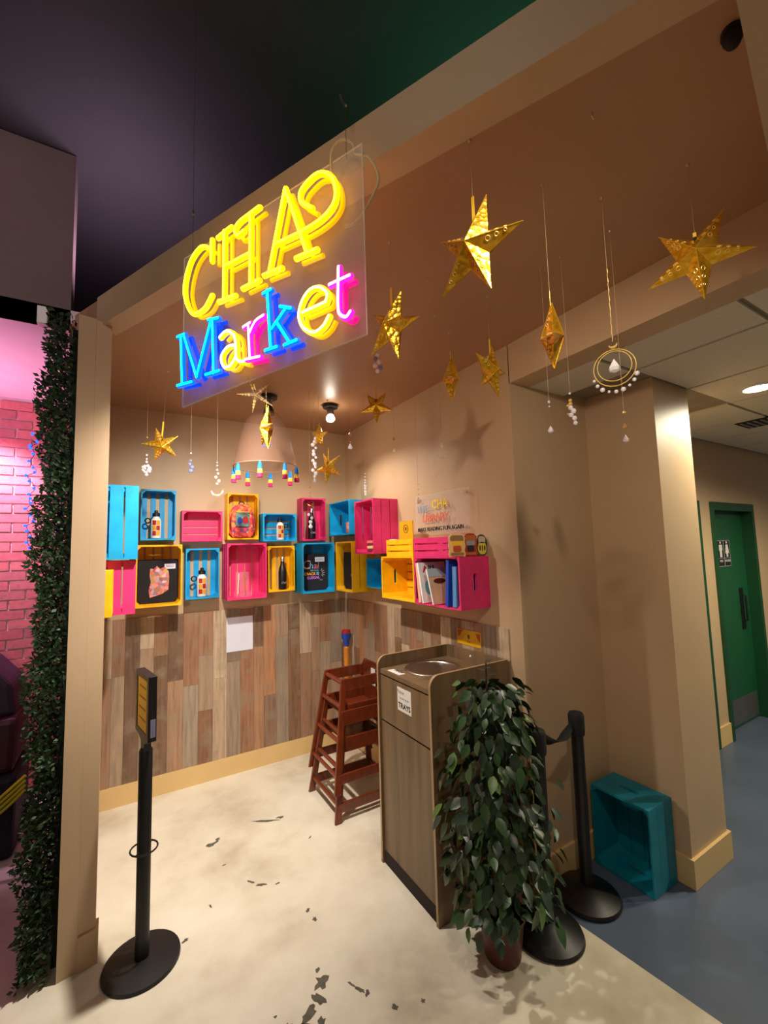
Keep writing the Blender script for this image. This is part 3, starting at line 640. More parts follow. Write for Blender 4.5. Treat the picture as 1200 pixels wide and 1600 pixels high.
# things on top of the right hand crates
yc = empty('yellow_card', (1.80, 2.66, 1.945), -PI / 2, label='bright yellow card with round emblem standing on the shallow yellow crate', cat='card')
MB().box(-0.088, 0.088, -0.008, 0, 0, 0.135).build('card_panel', M['amber_tape'], yc)
MB().tube([(0.03 * math.cos(t), -0.0095, 0.078 + 0.03 * math.sin(t)) for t in np.linspace(0, 2 * PI, 21)[:-1]], 0.002, 5, True).build('emblem_ring', mat('brown_line', (120, 84, 10), 0.6), yc)
MB().prism([(-0.010, 0.065), (0.010, 0.065), (0.014, 0.088), (-0.014, 0.088)], -0.0095, -0.008, pf).build('emblem_cup', mat('brown_fill', (130, 92, 12), 0.6), yc)
wt = tag(MB().box(1.7165, 1.742, 2.70, 2.775, 1.9435, 1.948).build('paper_tag', M['paper']), 'small white tag lying on the shallow yellow crate', 'tag')

def rick(x0, y, rz, sx, cols, label, shape):
    r = empty('die_cut_ornament', (x0, y, 1.8165), rz, label=label, cat='ornament', group='flat ornaments on the book crate')
    r.scale = (sx, 1, 1)
    o, f1, f2, f3 = [mat('ornament_' + str(i), c, 0.45) for i, c in enumerate(cols)]
    if shape == 'round':
        MB().prism(rpoly(0.092, 0.135, 0.030, 0.0, top=0.044), -0.012, 0, pf).build('outline', o, r)
        MB().prism(rpoly(0.078, 0.075, 0.030, 0.012), -0.0145, -0.012, pf).build('front_body', f1, r)
        MB().prism(rpoly(0.062, 0.042, 0.010, 0.080, top=0.018), -0.0145, -0.012, pf).build('windscreen', f2, r)
        for x in (-0.022, 0.022): MB().prism(ef(x, 0.050, 0.006, 0.016), -0.017, -0.0145, pf).build('headlamp', f3, r)
        MB().prism(ef(0, 0.048, 0.004, 0.020), -0.017, -0.0145, pf).build('centre_line', f3, r)
        for x in (-0.042, 0.042): MB().box(x - 0.004, x + 0.004, -0.016, -0.004, 0.06, 0.10).build('mirror', f3, r)
    else:
        MB().prism([(-0.050, 0.0), (-0.030, 0.004), (0.030, 0.004), (0.050, 0.0), (0.056, 0.016), (0.050, 0.040), (0.056, 0.062), (0.052, 0.095), (0.055, 0.118), (0.034, 0.138), (0, 0.142), (-0.034, 0.138), (-0.055, 0.118), (-0.052, 0.095), (-0.056, 0.062), (-0.050, 0.040), (-0.056, 0.016)], -0.012, 0, pf).build('outline', o, r)
        MB().prism(rpoly(0.088, 0.034, 0.008, 0.096, top=0.016), -0.0145, -0.012, pf).build('roof_panel', f1, r)
        MB().prism(rpoly(0.074, 0.028, 0.006, 0.068), -0.0145, -0.012, pf).build('windscreen', f2, r)
        MB().prism(rpoly(0.054, 0.036, 0.012, 0.030), -0.0155, -0.012, pf).build('nose', f3, r)
        MB().prism(rpoly(0.088, 0.016, 0.007, 0.010), -0.0155, -0.012, pf).build('bumper', f1, r)
rick(1.718, 2.008, -0.45, 0.93, ((236, 190, 120), (150, 110, 70), (244, 190, 40), (190, 74, 30)), 'cream edged rickshaw shaped ornament, leftmost on the book crate', 'car')
rick(1.812, 1.998, -0.1, 0.90, ((176, 60, 36), (190, 110, 60), (150, 160, 165), (50, 36, 60)), 'red edged rickshaw shaped ornament in the middle on the book crate', 'car')
# third sits at the near end
def third():
    rick(1.908, 2.002, 0.0, 0.88, ((90, 84, 40), (226, 206, 80), (200, 190, 180), (60, 50, 30)), 'yellow rounded rickshaw ornament nearest the end of the book crate', 'round')
third()

# acrylic sign on the right wall
ws = empty('acrylic_wall_sign', (1.930, 2.415, 1.978), -PI / 2, label='clear acrylic wall sign about the library above the pink crates', cat='sign')
MB().box(-0.305, 0.305, -0.004, 0, 0, 0.295).build('clear_panel', M['acrylic'], ws)
ed = MB()
for bx in ((-0.307, 0.307, 0, 0.002), (-0.307, 0.307, 0.293, 0.295), (0.304, 0.307, 0.002, 0.293), (-0.307, -0.304, 0.002, 0.293)): ed.box(bx[0], bx[1], -0.0042, 0.0002, bx[2], bx[3])
ed.build('cut_edge', clear('pale_cut_edge', (235, 215, 190), 0.35, 0.2), ws)
for x, z in ((0.27, 0.265), (-0.27, 0.265), (-0.27, 0.03), (0.27, 0.03)): MB().lathe([(0.001, 0), (0.010, 0), (0.010, 0.022), (0.001, 0.022)], 12).build('standoff_bolt', M['steel'], ws).matrix_local = Matrix.Translation((x, 0.021, z)) @ Matrix.Rotation(PI / 2, 4, 'X')
text('wall_lettering', 'THE', 0.075, mat('pale_blue_vinyl', (150, 170, 200), 0.5), ws, (-0.215, -0.0045, 0.165), ext=0.002, bold=0.0)
text('wall_lettering', 'CHA', 0.085, mat('yellow_vinyl', (240, 206, 60), 0.5), ws, (0.0, -0.0045, 0.185), ext=0.002, bold=0.001)
text('wall_lettering', 'LIBRARY', 0.082, mat('coral_vinyl', (236, 120, 96), 0.5), ws, (-0.06, -0.0045, 0.092), ext=0.002, bold=0.0)
text('wall_lettering', 'MAKE READING FUN AGAIN', 0.042, M['ink'], ws, (-0.015, -0.0045, 0.022), ext=0.002, bold=0.0, sx=0.98)

# papers on the wainscot
pp = tag(MB().box(0.769, 0.994, YB - 0.0135, YB - 0.0125, 1.021, 1.317).build('paper_sheet', M['paper']), 'blank white paper sheet taped to the plank wainscot', 'paper')
nt = empty('yellow_notice', (XR - 0.0125, 2.187, 1.232), -PI / 2, label='yellow notice with dark emblem on the plank wainscot above the bin', cat='notice')
MB().box(-0.114, 0.114, -0.0012, 0, 0, 0.098).build('notice_sheet', M['amber_tape'], nt)
MB().prism([(-0.108, 0.094), (-0.05, 0.094), (-0.07, 0.075), (-0.085, 0.055), (-0.105, 0.045)], -0.0018, -0.0012, pf).prism([(0.108, 0.088), (0.07, 0.086), (0.08, 0.062), (0.09, 0.045), (0.106, 0.036)], -0.0018, -0.0012, pf).build('red_corner', mat('rust_print', (176, 84, 24), 0.6), nt)
MB().prism(ef(0, 0.056, 0.013, 0.016), -0.0018, -0.0012, pf).build('emblem', mat('olive_print', (110, 84, 10), 0.6), nt)
text('notice_text', 'CHA', 0.018, mat('olive_ink', (130, 100, 10), 0.6), nt, (0, -0.0014, 0.018))

# ---------------------------------------------------------------- trash and tray cabinet
cb = empty('waste_cabinet', (1.365, 1.848, 0), label='walnut laminate waste cabinet with tray top and steel ring', cat='waste bin')
Wc, Dc = 0.556, 0.568       # along Y, along X ; local x = depth, y = width
t = 0.019
rt = 0.06
side = [(0, 0.0), (Dc, 0.0), (Dc, 1.21)] + [(rt - rt * math.sin(k / 8 * PI / 2), 1.21 - rt + rt * math.cos(k / 8 * PI / 2)) for k in range(9)]
for y0 in (0, Wc - t):
    sp = MB().prism(side, y0, y0 + t, lambda x, z, h: (x, h, z)).build('side_panel', M['laminate'], cb)
    # pale edge band round the front curve and top
    e = [(-0.0006, 0.02)] + [(rt - (rt + .0006) * math.sin(k / 8 * PI / 2), 1.21 - rt + (rt + .0006) * math.cos(k / 8 * PI / 2)) for k in range(8, -1, -1)] + [(Dc - 0.002, 1.2106)]
    vs = []
    for x, z in e: vs += [(x, y0 + 0.001, z), (x, y0 + t - 0.001, z)]
    MB().add(vs, [(2 * k, 2 * k + 1, 2 * k + 3, 2 * k + 2) for k in range(len(e) - 1)]).build('edge_band', M['laminate_edge'], sp)
MB().box(Dc - t, Dc, t, Wc - t, 0.0, 1.21).build('back_panel', M['laminate'], cb)
MB().box(0.012, Dc - t, t, Wc - t, 0.0, 0.07).build('plinth', M['gap'], cb)
MB().box(0.035, Dc - t, t, Wc - t, 0.07, 1.09).build('carcass', M['gap'], cb)
MB().box(0.014, Dc - t, t + 0.001, Wc - t - 0.001, 1.108, 1.134).build('tray_top', M['laminate'], cb)
ff = MB().box(0.016, 0.034, t + 0.002, Wc - t - 0.002, 0.835, 1.098).build('flap', M['laminate'], cb)
MB().box(0.016, 0.034, t + 0.002, Wc - t - 0.002, 0.072, 0.823).build('door', M['laminate'], cb)
rg = MB().lathe([(0.145, 0.0), (0.175, 0.0), (0.178, 0.006), (0.172, 0.010), (0.150, 0.008), (0.145, 0.0)], 40, (0.275, 0.335, 1.134), cap=False).build('steel_ring', M['steel'], cb, True)
MB().lathe([(0.001, 0.0005), (0.148, 0.0005), (0.148, 0.003), (0.001, 0.003)], 40, (0.275, 0.335, 1.134)).build('swing_lid', M['steel'], cb)
lb = MB().box(0.0148, 0.016, 0.205, 0.345, 0.945, 1.075).build('white_label', M['white'], cb)
ry = (PI / 2, 0, -PI / 2)
text('label_text', 'Please', 0.030, M['grey_ink'], cb, (0.0146, 0.310, 1.042), ry)
text('label_text', 'return your', 0.020, M['grey_ink'], cb, (0.0146, 0.275, 1.012), ry)
text('label_text', 'TRAYS', 0.042, M['ink'], cb, (0.0146, 0.275, 0.962), ry, bold=0.001)
MB().box(0.030, 0.075, 0.345, 0.475, 1.134, 1.1352).build('white_label', M['white'], cb)
text('label_text', 'TRASH', 0.030, M['ink'], cb, (0.060, 0.41, 1.1354), (0, 0, -PI / 2), bold=0.0008)
MB().lathe([(0.001, 0), (0.008, 0), (0.006, 0.004), (0.001, 0.005)], 12).build('screw_cap', M['white'], cb).matrix_local = Matrix.Translation((Dc - t, 0.30, 1.175)) @ Matrix.Rotation(-PI / 2, 4, 'Y')

# ---------------------------------------------------------------- stacked high chairs
def high_chair(loc, label):
    r = empty('high_chair', loc, label=label, cat='high chair', group='stacked wooden high chairs')
    m = M['redwood']; H = 0.745
    def foot(sx, sy, z):   # leg centre line
        k = z / H; return Vector((sx * (0.262 - 0.105 * k), sy * (0.245 - 0.097 * k), z))
    for sx in (-1, 1):
        for sy in (-1, 1):
            a_, b_ = foot(sx, sy, 0), foot(sx, sy, H)
            MB().add([a_ + Vector((dx, dy, 0)) for dx, dy in ((-.026, -.010), (.026, -.010), (.026, .010), (-.026, .010))] + [b_ + Vector((dx, dy, 0)) for dx, dy in ((-.022, -.010), (.022, -.010), (.022, .010), (-.022, .010))],
                [(0, 3, 2, 1), (4, 5, 6, 7), (0, 1, 5, 4), (1, 2, 6, 5), (2, 3, 7, 6), (3, 0, 4, 7)]).build('leg', m, r, bevel=0.005)
    for sy in (-1, 1):
        for nm, z0, z1, inset in (('arm_rail', 0.665, 0.745, 0.004), ('seat_rail', 0.43, 0.53, 0.0), ('bottom_rail', 0.06, 0.125, 0.0)):
            zc = (z0 + z1) / 2; p, q = foot(-1, sy, zc), foot(1, sy, zc); off = Vector((0, sy * 0.001, 0))
            MB().beam(p + off, q + off, 0.018, z1 - z0).build(nm, m, r, bevel=0.004)
    for nm, z, rd in (('front_bar', 0.715, 0.017), ('front_bar', 0.55, 0.014), ('foot_rest', 0.325, 0.015), ('stretcher', 0.105, 0.014)):
        MB().tube([foot(-1, -1, z), foot(-1, 1, z)], rd, 10).build(nm, m, r, True)
    MB().tube([foot(1, -1, 0.105), foot(1, 1, 0.105)], 0.014, 10).build('stretcher', m, r, True)
    MB().tube([foot(1, -1, 0.325), foot(1, 1, 0.325)], 0.014, 10).build('stretcher', m, r, True)
    MB().box(-0.15, 0.19, -0.172, 0.172, 0.475, 0.490).build('seat', m, r, bevel=0.004)
    xb = 0.150
    MB().add([(xb + 0.03 * (1 - (z - 0.5) / 0.3) + dx, y, z) for dx in (0, 0.015) for y, z in ((-0.145, 0.52), (0.145, 0.52), (0.145, 0.755), (0.10, 0.80), (-0.10, 0.80), (-0.145, 0.755))],
        [(5, 4, 3, 2, 1, 0), (6, 7, 8, 9, 10, 11)] + [(i, (i + 1) % 6, 6 + (i + 1) % 6, 6 + i) for i in range(6)]).build('backrest', m, r, bevel=0.003)
    MB().tube(spline([(-0.10, -0.08, 0.494), (-0.12, -0.02, 0.51), (-0.115, 0.05, 0.512), (-0.07, 0.11, 0.494)]), 0.007, 6).build('strap', M['belt'], r, True)
    return r
HX, HY = 1.556, 3.115
high_chair((HX, HY, 0.0), 'lower mahogany wooden high chair, standing on the floor beside the waste cabinet')
h2c = high_chair((HX, HY, 0.185), 'upper mahogany wooden high chair stacked on the other one')
MB().box(0.148, 0.1505, -0.085, -0.02, 0.62, 0.75).build('warning_label', M['white'], h2c).rotation_euler = (0, 0, 0)
stk = empty('toy_stick', (1.86, 3.86, 0), label='tall ribbed orange stick with blue and red top standing in the corner', cat='toy stick')
MB().lathe([(0.001, 0), (0.030, 0)] + [(0.024 + (0.006 if k % 2 else 0), 0.01 + k * 0.018) for k in range(53)] + [(0.001, 0.965)], 14).build('ribbed_shaft', M['orange_wood'], stk, True)
MB().lathe([(0.001, 0.955), (0.028, 0.955), (0.030, 1.0), (0.044, 1.03), (0.046, 1.075), (0.001, 1.075)], 18).build('blue_collar', M['blue_plastic'], stk, True)
MB().lathe([(0.001, 1.055), (0.038, 1.055), (0.044, 1.08), (0.040, 1.105), (0.001, 1.11)], 18).build('red_cap', M['red'], stk, True)

# ---------------------------------------------------------------- posts
sg = empty('sign_stand', (0.105, 2.455, 0), label='black pole sign stand with yellow panel beside the end post', cat='sign stand')
MB().lathe([(0.001, 0), (0.158, 0), (0.163, 0.006), (0.160, 0.016), (0.10, 0.024), (0.045, 0.030), (0.001, 0.031)], 40).build('base', M['black'], sg, True)
MB().lathe([(0.001, 0.02), (0.030, 0.02), (0.030, 0.945), (0.024, 0.955), (0.001, 0.956)], 24).build('pole', M['black'], sg, True)
MB().tube([(0.058 * math.cos(t), 0.058 * math.sin(t), 0.50) for t in np.linspace(0, 2 * PI, 21)[:-1]], 0.004, 6, True).build('ring', M['black'], sg, True)
for an in (0.9, 0.9 + PI): MB().tube([(0.02 * math.cos(an), 0.02 * math.sin(an), 0.50), (0.058 * math.cos(an), 0.058 * math.sin(an), 0.50)], 0.004, 6).build('ring_spoke', M['black'], sg)
ph = empty('panel_head', (0, 0, 0.95), -1.375)
hd = MB().prism([(-0.030, 0.0), (0.030, 0.0), (0.034, 0.035), (0.115, 0.065), (0.115, 0.36), (-0.115, 0.36), (-0.115, 0.065), (-0.034, 0.035)], -0.016, 0.016, pf).build('frame', M['black'], sg, bevel=0.003)
hd.location = (0, 0, 0.95); hd.rotation_euler = (0, 0, -1.375)
bpy.data.objects.remove(ph)
MB().box(-0.088, 0.088, -0.0185, -0.016, 0.092, 0.335).build('yellow_panel', M['amber_tape'], hd)
ln = MB()
for k in range(4): ln.box(-0.06, 0.06, -0.0192, -0.0185, 0.14 + k * 0.05, 0.148 + k * 0.05)
ln.build('print_line', mat('brown_ink', (140, 96, 8), 0.6), hd)
rim = MB()
for bx in ((-0.115, 0.115, 0.335, 0.36), (-0.115, 0.115, 0.066, 0.092), (-0.115, -0.088, 0.092, 0.335), (0.088, 0.115, 0.092, 0.335)): rim.box(bx[0], bx[1], -0.022, -0.016, bx[2], bx[3])
rim.build('frame_rim', M['black'], hd)
MB().box(0.115, 0.1158, -0.011, 0.011, 0.085, 0.165).build('edge_label', mat('pale_edge_label', (140, 140, 170), 0.6), hd)

def stanchion(x, y, label):
    s = empty('stanchion', (x, y, 0), label=label, cat='stanchion', group='black belt stanchions by the pillar')
    MB().lathe([(0.001, 0), (0.160, 0), (0.166, 0.008), (0.160, 0.022), (0.11, 0.045), (0.055, 0.062), (0.034, 0.070), (0.001, 0.070)], 36).build('base', M['black'], s, True)
    MB().lathe([(0.001, 0.06), (0.032, 0.06), (0.032, 0.84), (0.001, 0.84)], 24).build('pole', M['black'], s, True)
    MB().lathe([(0.001, 0.835), (0.040, 0.835), (0.042, 0.85), (0.042, 0.935), (0.036, 0.948), (0.001, 0.95)], 24).build('belt_head', M['rubber'], s, True)
    return s
s1 = stanchion(1.795, 1.545, 'black belt stanchion half hidden behind the ficus')
s2 = stanchion(2.150, 1.575, 'black belt stanchion standing in front of the teal crate')
A, B = Vector((1.845, 1.545, 0.895)), Vector((2.110, 1.575, 0.90)); vs = []; N_ = 17
for k in range(N_):
    u = k / (N_ - 1); p = A.lerp(B, u) + Vector((0, 0, -0.055 * math.sin(PI * min(1, u * 1.25) ** 0.8) if u < 0.8 else -0.0))
    p.z = 0.895 - 0.055 * math.sin(PI * u) + 0.0 * u
    tw = 0.25 + 1.9 * u; hw = 0.026 * (1.0 if u < 0.75 else 1.0 - 0.5 * (u - 0.75) / 0.25)
    d = Vector((0.05 * math.sin(tw), -math.sin(tw), math.cos(tw))).normalized()
    vs += [p + d * hw, p - d * hw]
bm_ = MB().add([v - Vector((1.795, 1.545, 0)) for v in vs], [(2 * k, 2 * k + 1, 2 * k + 3, 2 * k + 2) for k in range(N_ - 1)]).build('belt', M['belt'], s1, True)
so = bm_.modifiers.new('solid', 'SOLIDIFY'); so.thickness = 0.002

# ---------------------------------------------------------------- ficus
pl = empty('potted_ficus', (1.53, 1.585, 0), label='leafy green ficus in a brown pot in front of the waste cabinet', cat='potted plant')
MB().lathe([(0.001, 0), (0.078, 0), (0.082, 0.008), (0.102, 0.175), (0.110, 0.178), (0.110, 0.195), (0.098, 0.195), (0.094, 0.168), (0.001, 0.168)], 28).build('pot', M['pot'], pl, True)
MB().lathe([(0.001, 0.165), (0.094, 0.165), (0.094, 0.176), (0.001, 0.182)], 20).build('soil', M['soil'], pl)
for sx, sy in ((0.02, 0.0), (-0.02, 0.015), (0.0, -0.02)):
    MB().tube(spline([(sx, sy, 0.17), (sx * 2 + 0.02, sy * 2, 0.5), (sx + 0.01, sy * 3, 0.85), (sx * 3, sy * 3, 1.15)]), [0.012 - 0.008 * k / 18 for k in range(19)], 7).build('stem', M['stem'], pl, True)
def leaf_mesh(name, m, L, Wd):
    pts = [(0, 0), (0.18, 0.36), (0.40, 0.5), (0.65, 0.40), (0.85, 0.18), (1.0, 0)]
    vs = []; fs = []
    for i, (u, w_) in enumerate(pts):
        dz = -0.16 * L * u * u
        vs += [(u * L, 0, dz), (u * L, w_ * Wd, dz + 0.22 * w_ * Wd), (u * L, -w_ * Wd, dz + 0.22 * w_ * Wd)]
    for i in range(len(pts) - 1):
        a_, b_ = 3 * i, 3 * i + 3
        if i == 0: fs += [(0, b_, b_ + 1), (0, b_ + 2, b_)]
        elif i == len(pts) - 2: fs += [(a_, b_, a_ + 1), (a_, a_ + 2, b_)]
        else: fs += [(a_, b_, b_ + 1, a_ + 1), (a_, a_ + 2, b_ + 2, b_)]
    me = bpy.data.meshes.new(name); me.from_pydata(vs, [], fs); me.materials.append(m)
    me.polygons.foreach_set('use_smooth', [True] * len(fs)); return me, vs, fs
LM = [leaf_mesh('leaf', M[k], 0.074, 0.042) for k in ('leaf1', 'leaf2', 'leaf3', 'leaf4')]
rl = random.Random(11)
def leaf_matrix(extra=0.0):
    while True:
        z = 0.24 + 0.98 * rl.random() ** 1.15
        if z < 0.8: R_ = 0.275
        else: R_ = 0.275 - 0.125 * (z - 0.8) / 0.42
        if z < 0.4: R_ *= 0.92
        an = rl.uniform(0, 2 * PI); rr = R_ * math.sqrt(rl.uniform(0.35 if not extra else 0.05, 1.0)) * (1 - extra * 0.3)
        x = rr * math.cos(an) + 0.005; y = rr * math.sin(an)
        wx, wy = 1.53 + x, 1.585 + y
        if wy > 1.775 and wx > 1.28: continue
        if wx > 1.82 and wy > 1.66: continue
        if math.hypot(wx - 1.795, wy - 1.545) < 0.075: continue
        if z < 0.16 and math.hypot(wx - 1.795, wy - 1.545) < 0.22: continue
        out = Vector((math.cos(an), math.sin(an), 0))
        d = (out * rl.uniform(0.15, 0.8) + Vector((rl.uniform(-.5, .5), rl.uniform(-.5, .5), -rl.uniform(0.15, 1.1)))).normalized()
        tip = Vector((wx, wy, z)) + d * 0.085
        if tip.y > 1.835 and tip.x > 1.34: continue
        if tip.z < 0.03: continue
        up = (out + Vector((rl.uniform(-.5, .5), rl.uniform(-.5, .5), rl.uniform(0.2, 0.9)))).normalized()
        s_ = d.cross(up).normalized() * -1; u = d.cross(s_) * -1
        if u.dot(out) < 0: u, s_ = -u, -s_
        k = rl.uniform(0.7, 1.25)
        return Matrix(((d.x * k, s_.x * k, u.x * k, x), (d.y * k, s_.y * k, u.y * k, y), (d.z * k, s_.z * k, u.z * k, z), (0, 0, 0, 1))), z
for i in range(296):
    mx, z = leaf_matrix()
    c = rl.random(); idx = 3 if c > 0.93 else (0 if c < 0.42 else 1 if c < 0.70 else 2)
    o = bpy.data.objects.new('leaf', LM[idx][0]); COL.objects.link(o); o.parent = pl; o.matrix_local = mx
for idx in range(2):
    sm = MB()
    for i in range(330):
        mx, z = leaf_matrix(0.8)
        sm.add([mx @ Vector(p) for p in LM[idx][1]], LM[idx][2])
    stuff(sm.build('inner_leaves', M['leaf1' if idx == 0 else 'leaf2'], pl, True))
MB().tube(spline([(0.0, 0.02, 1.05), (0.005, 0.03, 1.18), (0.012, 0.035, 1.30)]), 0.004, 6).build('stem', M['stem'], pl, True)
tip = MB()
for k in range(9):
    mx = Matrix.Translation((0.008, 0.03, 1.14 + 0.02 * k)) @ Matrix.Rotation(2.4 * k, 4, 'Z') @ Matrix.Rotation(-0.3, 4, 'Y') @ Matrix.Scale(0.7, 4)
    tip.add([mx @ Vector(p) for p in LM[2][1]], LM[2][2])
stuff(tip.build('tip_leaves', M['leaf3'], pl, True))

# ---------------------------------------------------------------- hedge wall and the dark seat beyond
hg = empty('artificial_hedge', (-0.30, 2.62, 0), label='dark green artificial hedge panel covering the left wall', cat='hedge')
MB().box(0.044, 0.072, 0.03, 1.2, 0.0, 3.06).build('backing', M['hedge_back'], hg)
rh = np.random.RandomState(5); nL = 18000
cx = 0.072 - 0.137 * rh.rand(nL) ** 0.7; cy = -0.06 + 1.0 * rh.rand(nL) ** 1.7; cz = 0.02 + 3.08 * rh.rand(nL)
wav = 0.03 * np.sin(cz * 9) + 0.02 * np.sin(cz * 23 + cy * 11)
cx = cx + wav * (0.072 - cx) / 0.137 * 0.6
cx = np.where(cz < 0.5, cx - 0.03 * (0.5 - cz), cx)
vs = np.zeros((nL * 4, 3)); d1 = rh.randn(nL, 3); d1[:, 0] -= 0.7; d1[:, 1] -= 0.6; d1[:, 2] += 0.3; d1[:, 0] = -np.abs(d1[:, 0]); d1 /= np.linalg.norm(d1, axis=1)[:, None]
d2 = np.cross(d1, rh.randn(nL, 3)); d2 /= np.linalg.norm(d2, axis=1)[:, None]
P0 = np.stack([cx, cy, cz], 1); ll = (0.018 + 0.018 * rh.rand(nL))[:, None]; lw = ll * 0.26
vs[0::4] = P0; vs[1::4] = P0 + d1 * ll * 0.5 + d2 * lw; vs[2::4] = P0 + d1 * ll; vs[3::4] = P0 + d1 * ll * 0.5 - d2 * lw
me = bpy.data.meshes.new('foliage'); me.from_pydata(vs.tolist(), [], [(4 * i, 4 * i + 1, 4 * i + 2, 4 * i + 3) for i in range(nL)]); me.materials.append(M['hedge_leaf'])
fo = bpy.data.objects.new('foliage', me); COL.objects.link(fo); fo.parent = hg; stuff(fo)
bl_ = empty('string_lights', (-0.398, 2.80, 1.9), label='glowing blue string lights on the outer edge of the hedge', cat='string lights')
LED = glow('blue_led', (10, 40, 255), 9)
wire = []
for k in range(22):
    z = 0.62 - 0.028 * k; x = -0.02 + 0.014 * math.sin(k * 2.1); y = 0.05 * math.sin(k * 1.3); wire.append((x, y, z))
    MB().ball((x - 0.006, y - 0.004, z), 0.0075, 8).build('bulb', LED, bl_, True)
MB().tube(spline(wire, 3), 0.0015, 5).build('wire', M['black'], bl_)
seat = empty('booth_seat', (-0.85, 3.95, 0), label='dark maroon and navy upholstered seat behind the hedge at far left', cat='seat')
MB().prism([(-0.35, 0), (0.28, 0), (0.28, 0.50), (-0.35, 0.50)], -0.25, 0.25, pf).build('seat_base', mat('navy_upholstery', (16, 16, 30), 0.7), seat, bevel=0.03)
MB().prism([(-0.35, 0.50), (0.26, 0.50), (0.27, 0.85), (-0.35, 0.85)], -0.20, 0.25, pf).build('cushion', mat('maroon_upholstery', (62, 14, 26), 0.6), seat, bevel=0.04)
MB().prism([(-0.35, 0.85), (0.25, 0.85), (0.22, 1.05), (0.08, 1.22), (-0.35, 1.28)], -0.15, 0.25, pf).build('top_roll', mat('plum_upholstery', (48, 26, 44), 0.6), seat, bevel=0.03)
yf = empty('yellow_rope_bundle', (-0.60, 3.55, 0.40), label='bundle of bright yellow ropes by the dark seat at far left', cat='rope')
for k in range(4): MB().tube(spline([(-0.30, 0, -0.16 + 0.02 * k), (-0.12, 0.01, -0.11 + 0.022 * k), (0.0, 0, -0.03 + 0.03 * k), (0.10, 0, 0.06 + 0.028 * k)]), 0.009, 6).build('strand', mat('yellow_cord_fibre', (214, 196, 20), 0.6), yf, True)

# ---------------------------------------------------------------- neon sign
SD = Vector((0.452, -0.892, 0)); SNm = Vector((-0.892, -0.452, 0)); SO = Vector((0.186, 1.844, 2.499)); SW, SH = 0.895, 0.60
ns = empty('neon_sign', SO, label='hanging clear neon sign that reads CHA Market', cat='neon sign')
def SP(u, v, d): return SD * u + SNm * d + Vector((0, 0, v))
pan = MB().add([SP(u, v, d) for d in (-0.003, 0.003) for u, v in ((-0.002, -0.035), (SW, 0.0), (SW, SH + 0.004), (-0.002, SH - 0.004))],
    [(0, 1, 2, 3), (7, 6, 5, 4), (0, 4, 5, 1), (1, 5, 6, 2), (2, 6, 7, 3), (3, 7, 4, 0)]).build('clear_panel', M['sign_acrylic'], ns)
eg = MB()
cor = [(-0.002, -0.035), (SW, 0.0), (SW, SH + 0.004), (-0.002, SH - 0.004)]
for i in range(4):
    p, q = cor[i], cor[(i + 1) % 4]; eg.tube([SP(p[0], p[1], 0), SP(q[0], q[1], 0)], 0.0022, 5)
eg.build('panel_edge', M['acrylic_edge'], ns)
Y_, B_, P_ = ((255, 186, 0), (255, 226, 30)), ((0, 70, 255), (0, 190, 255)), ((255, 16, 140), (255, 120, 200))
OUT = {'C': Y_, 'H': Y_, 'A': Y_, 'M': B_, 'a': ((255, 190, 10), (255, 236, 130)), 'r': P_, 'k': B_, 'e': ((255, 188, 5), (255, 232, 90)), 't': P_}
TUBE_M = {}
def neon_mats(k):
    if k not in TUBE_M: TUBE_M[k] = (glow('neon_tube', k[0], 2.0), glow('neon_core', k[1], 5.0), glow('neon_backing', k[0], 0.48))
    return TUBE_M[k]
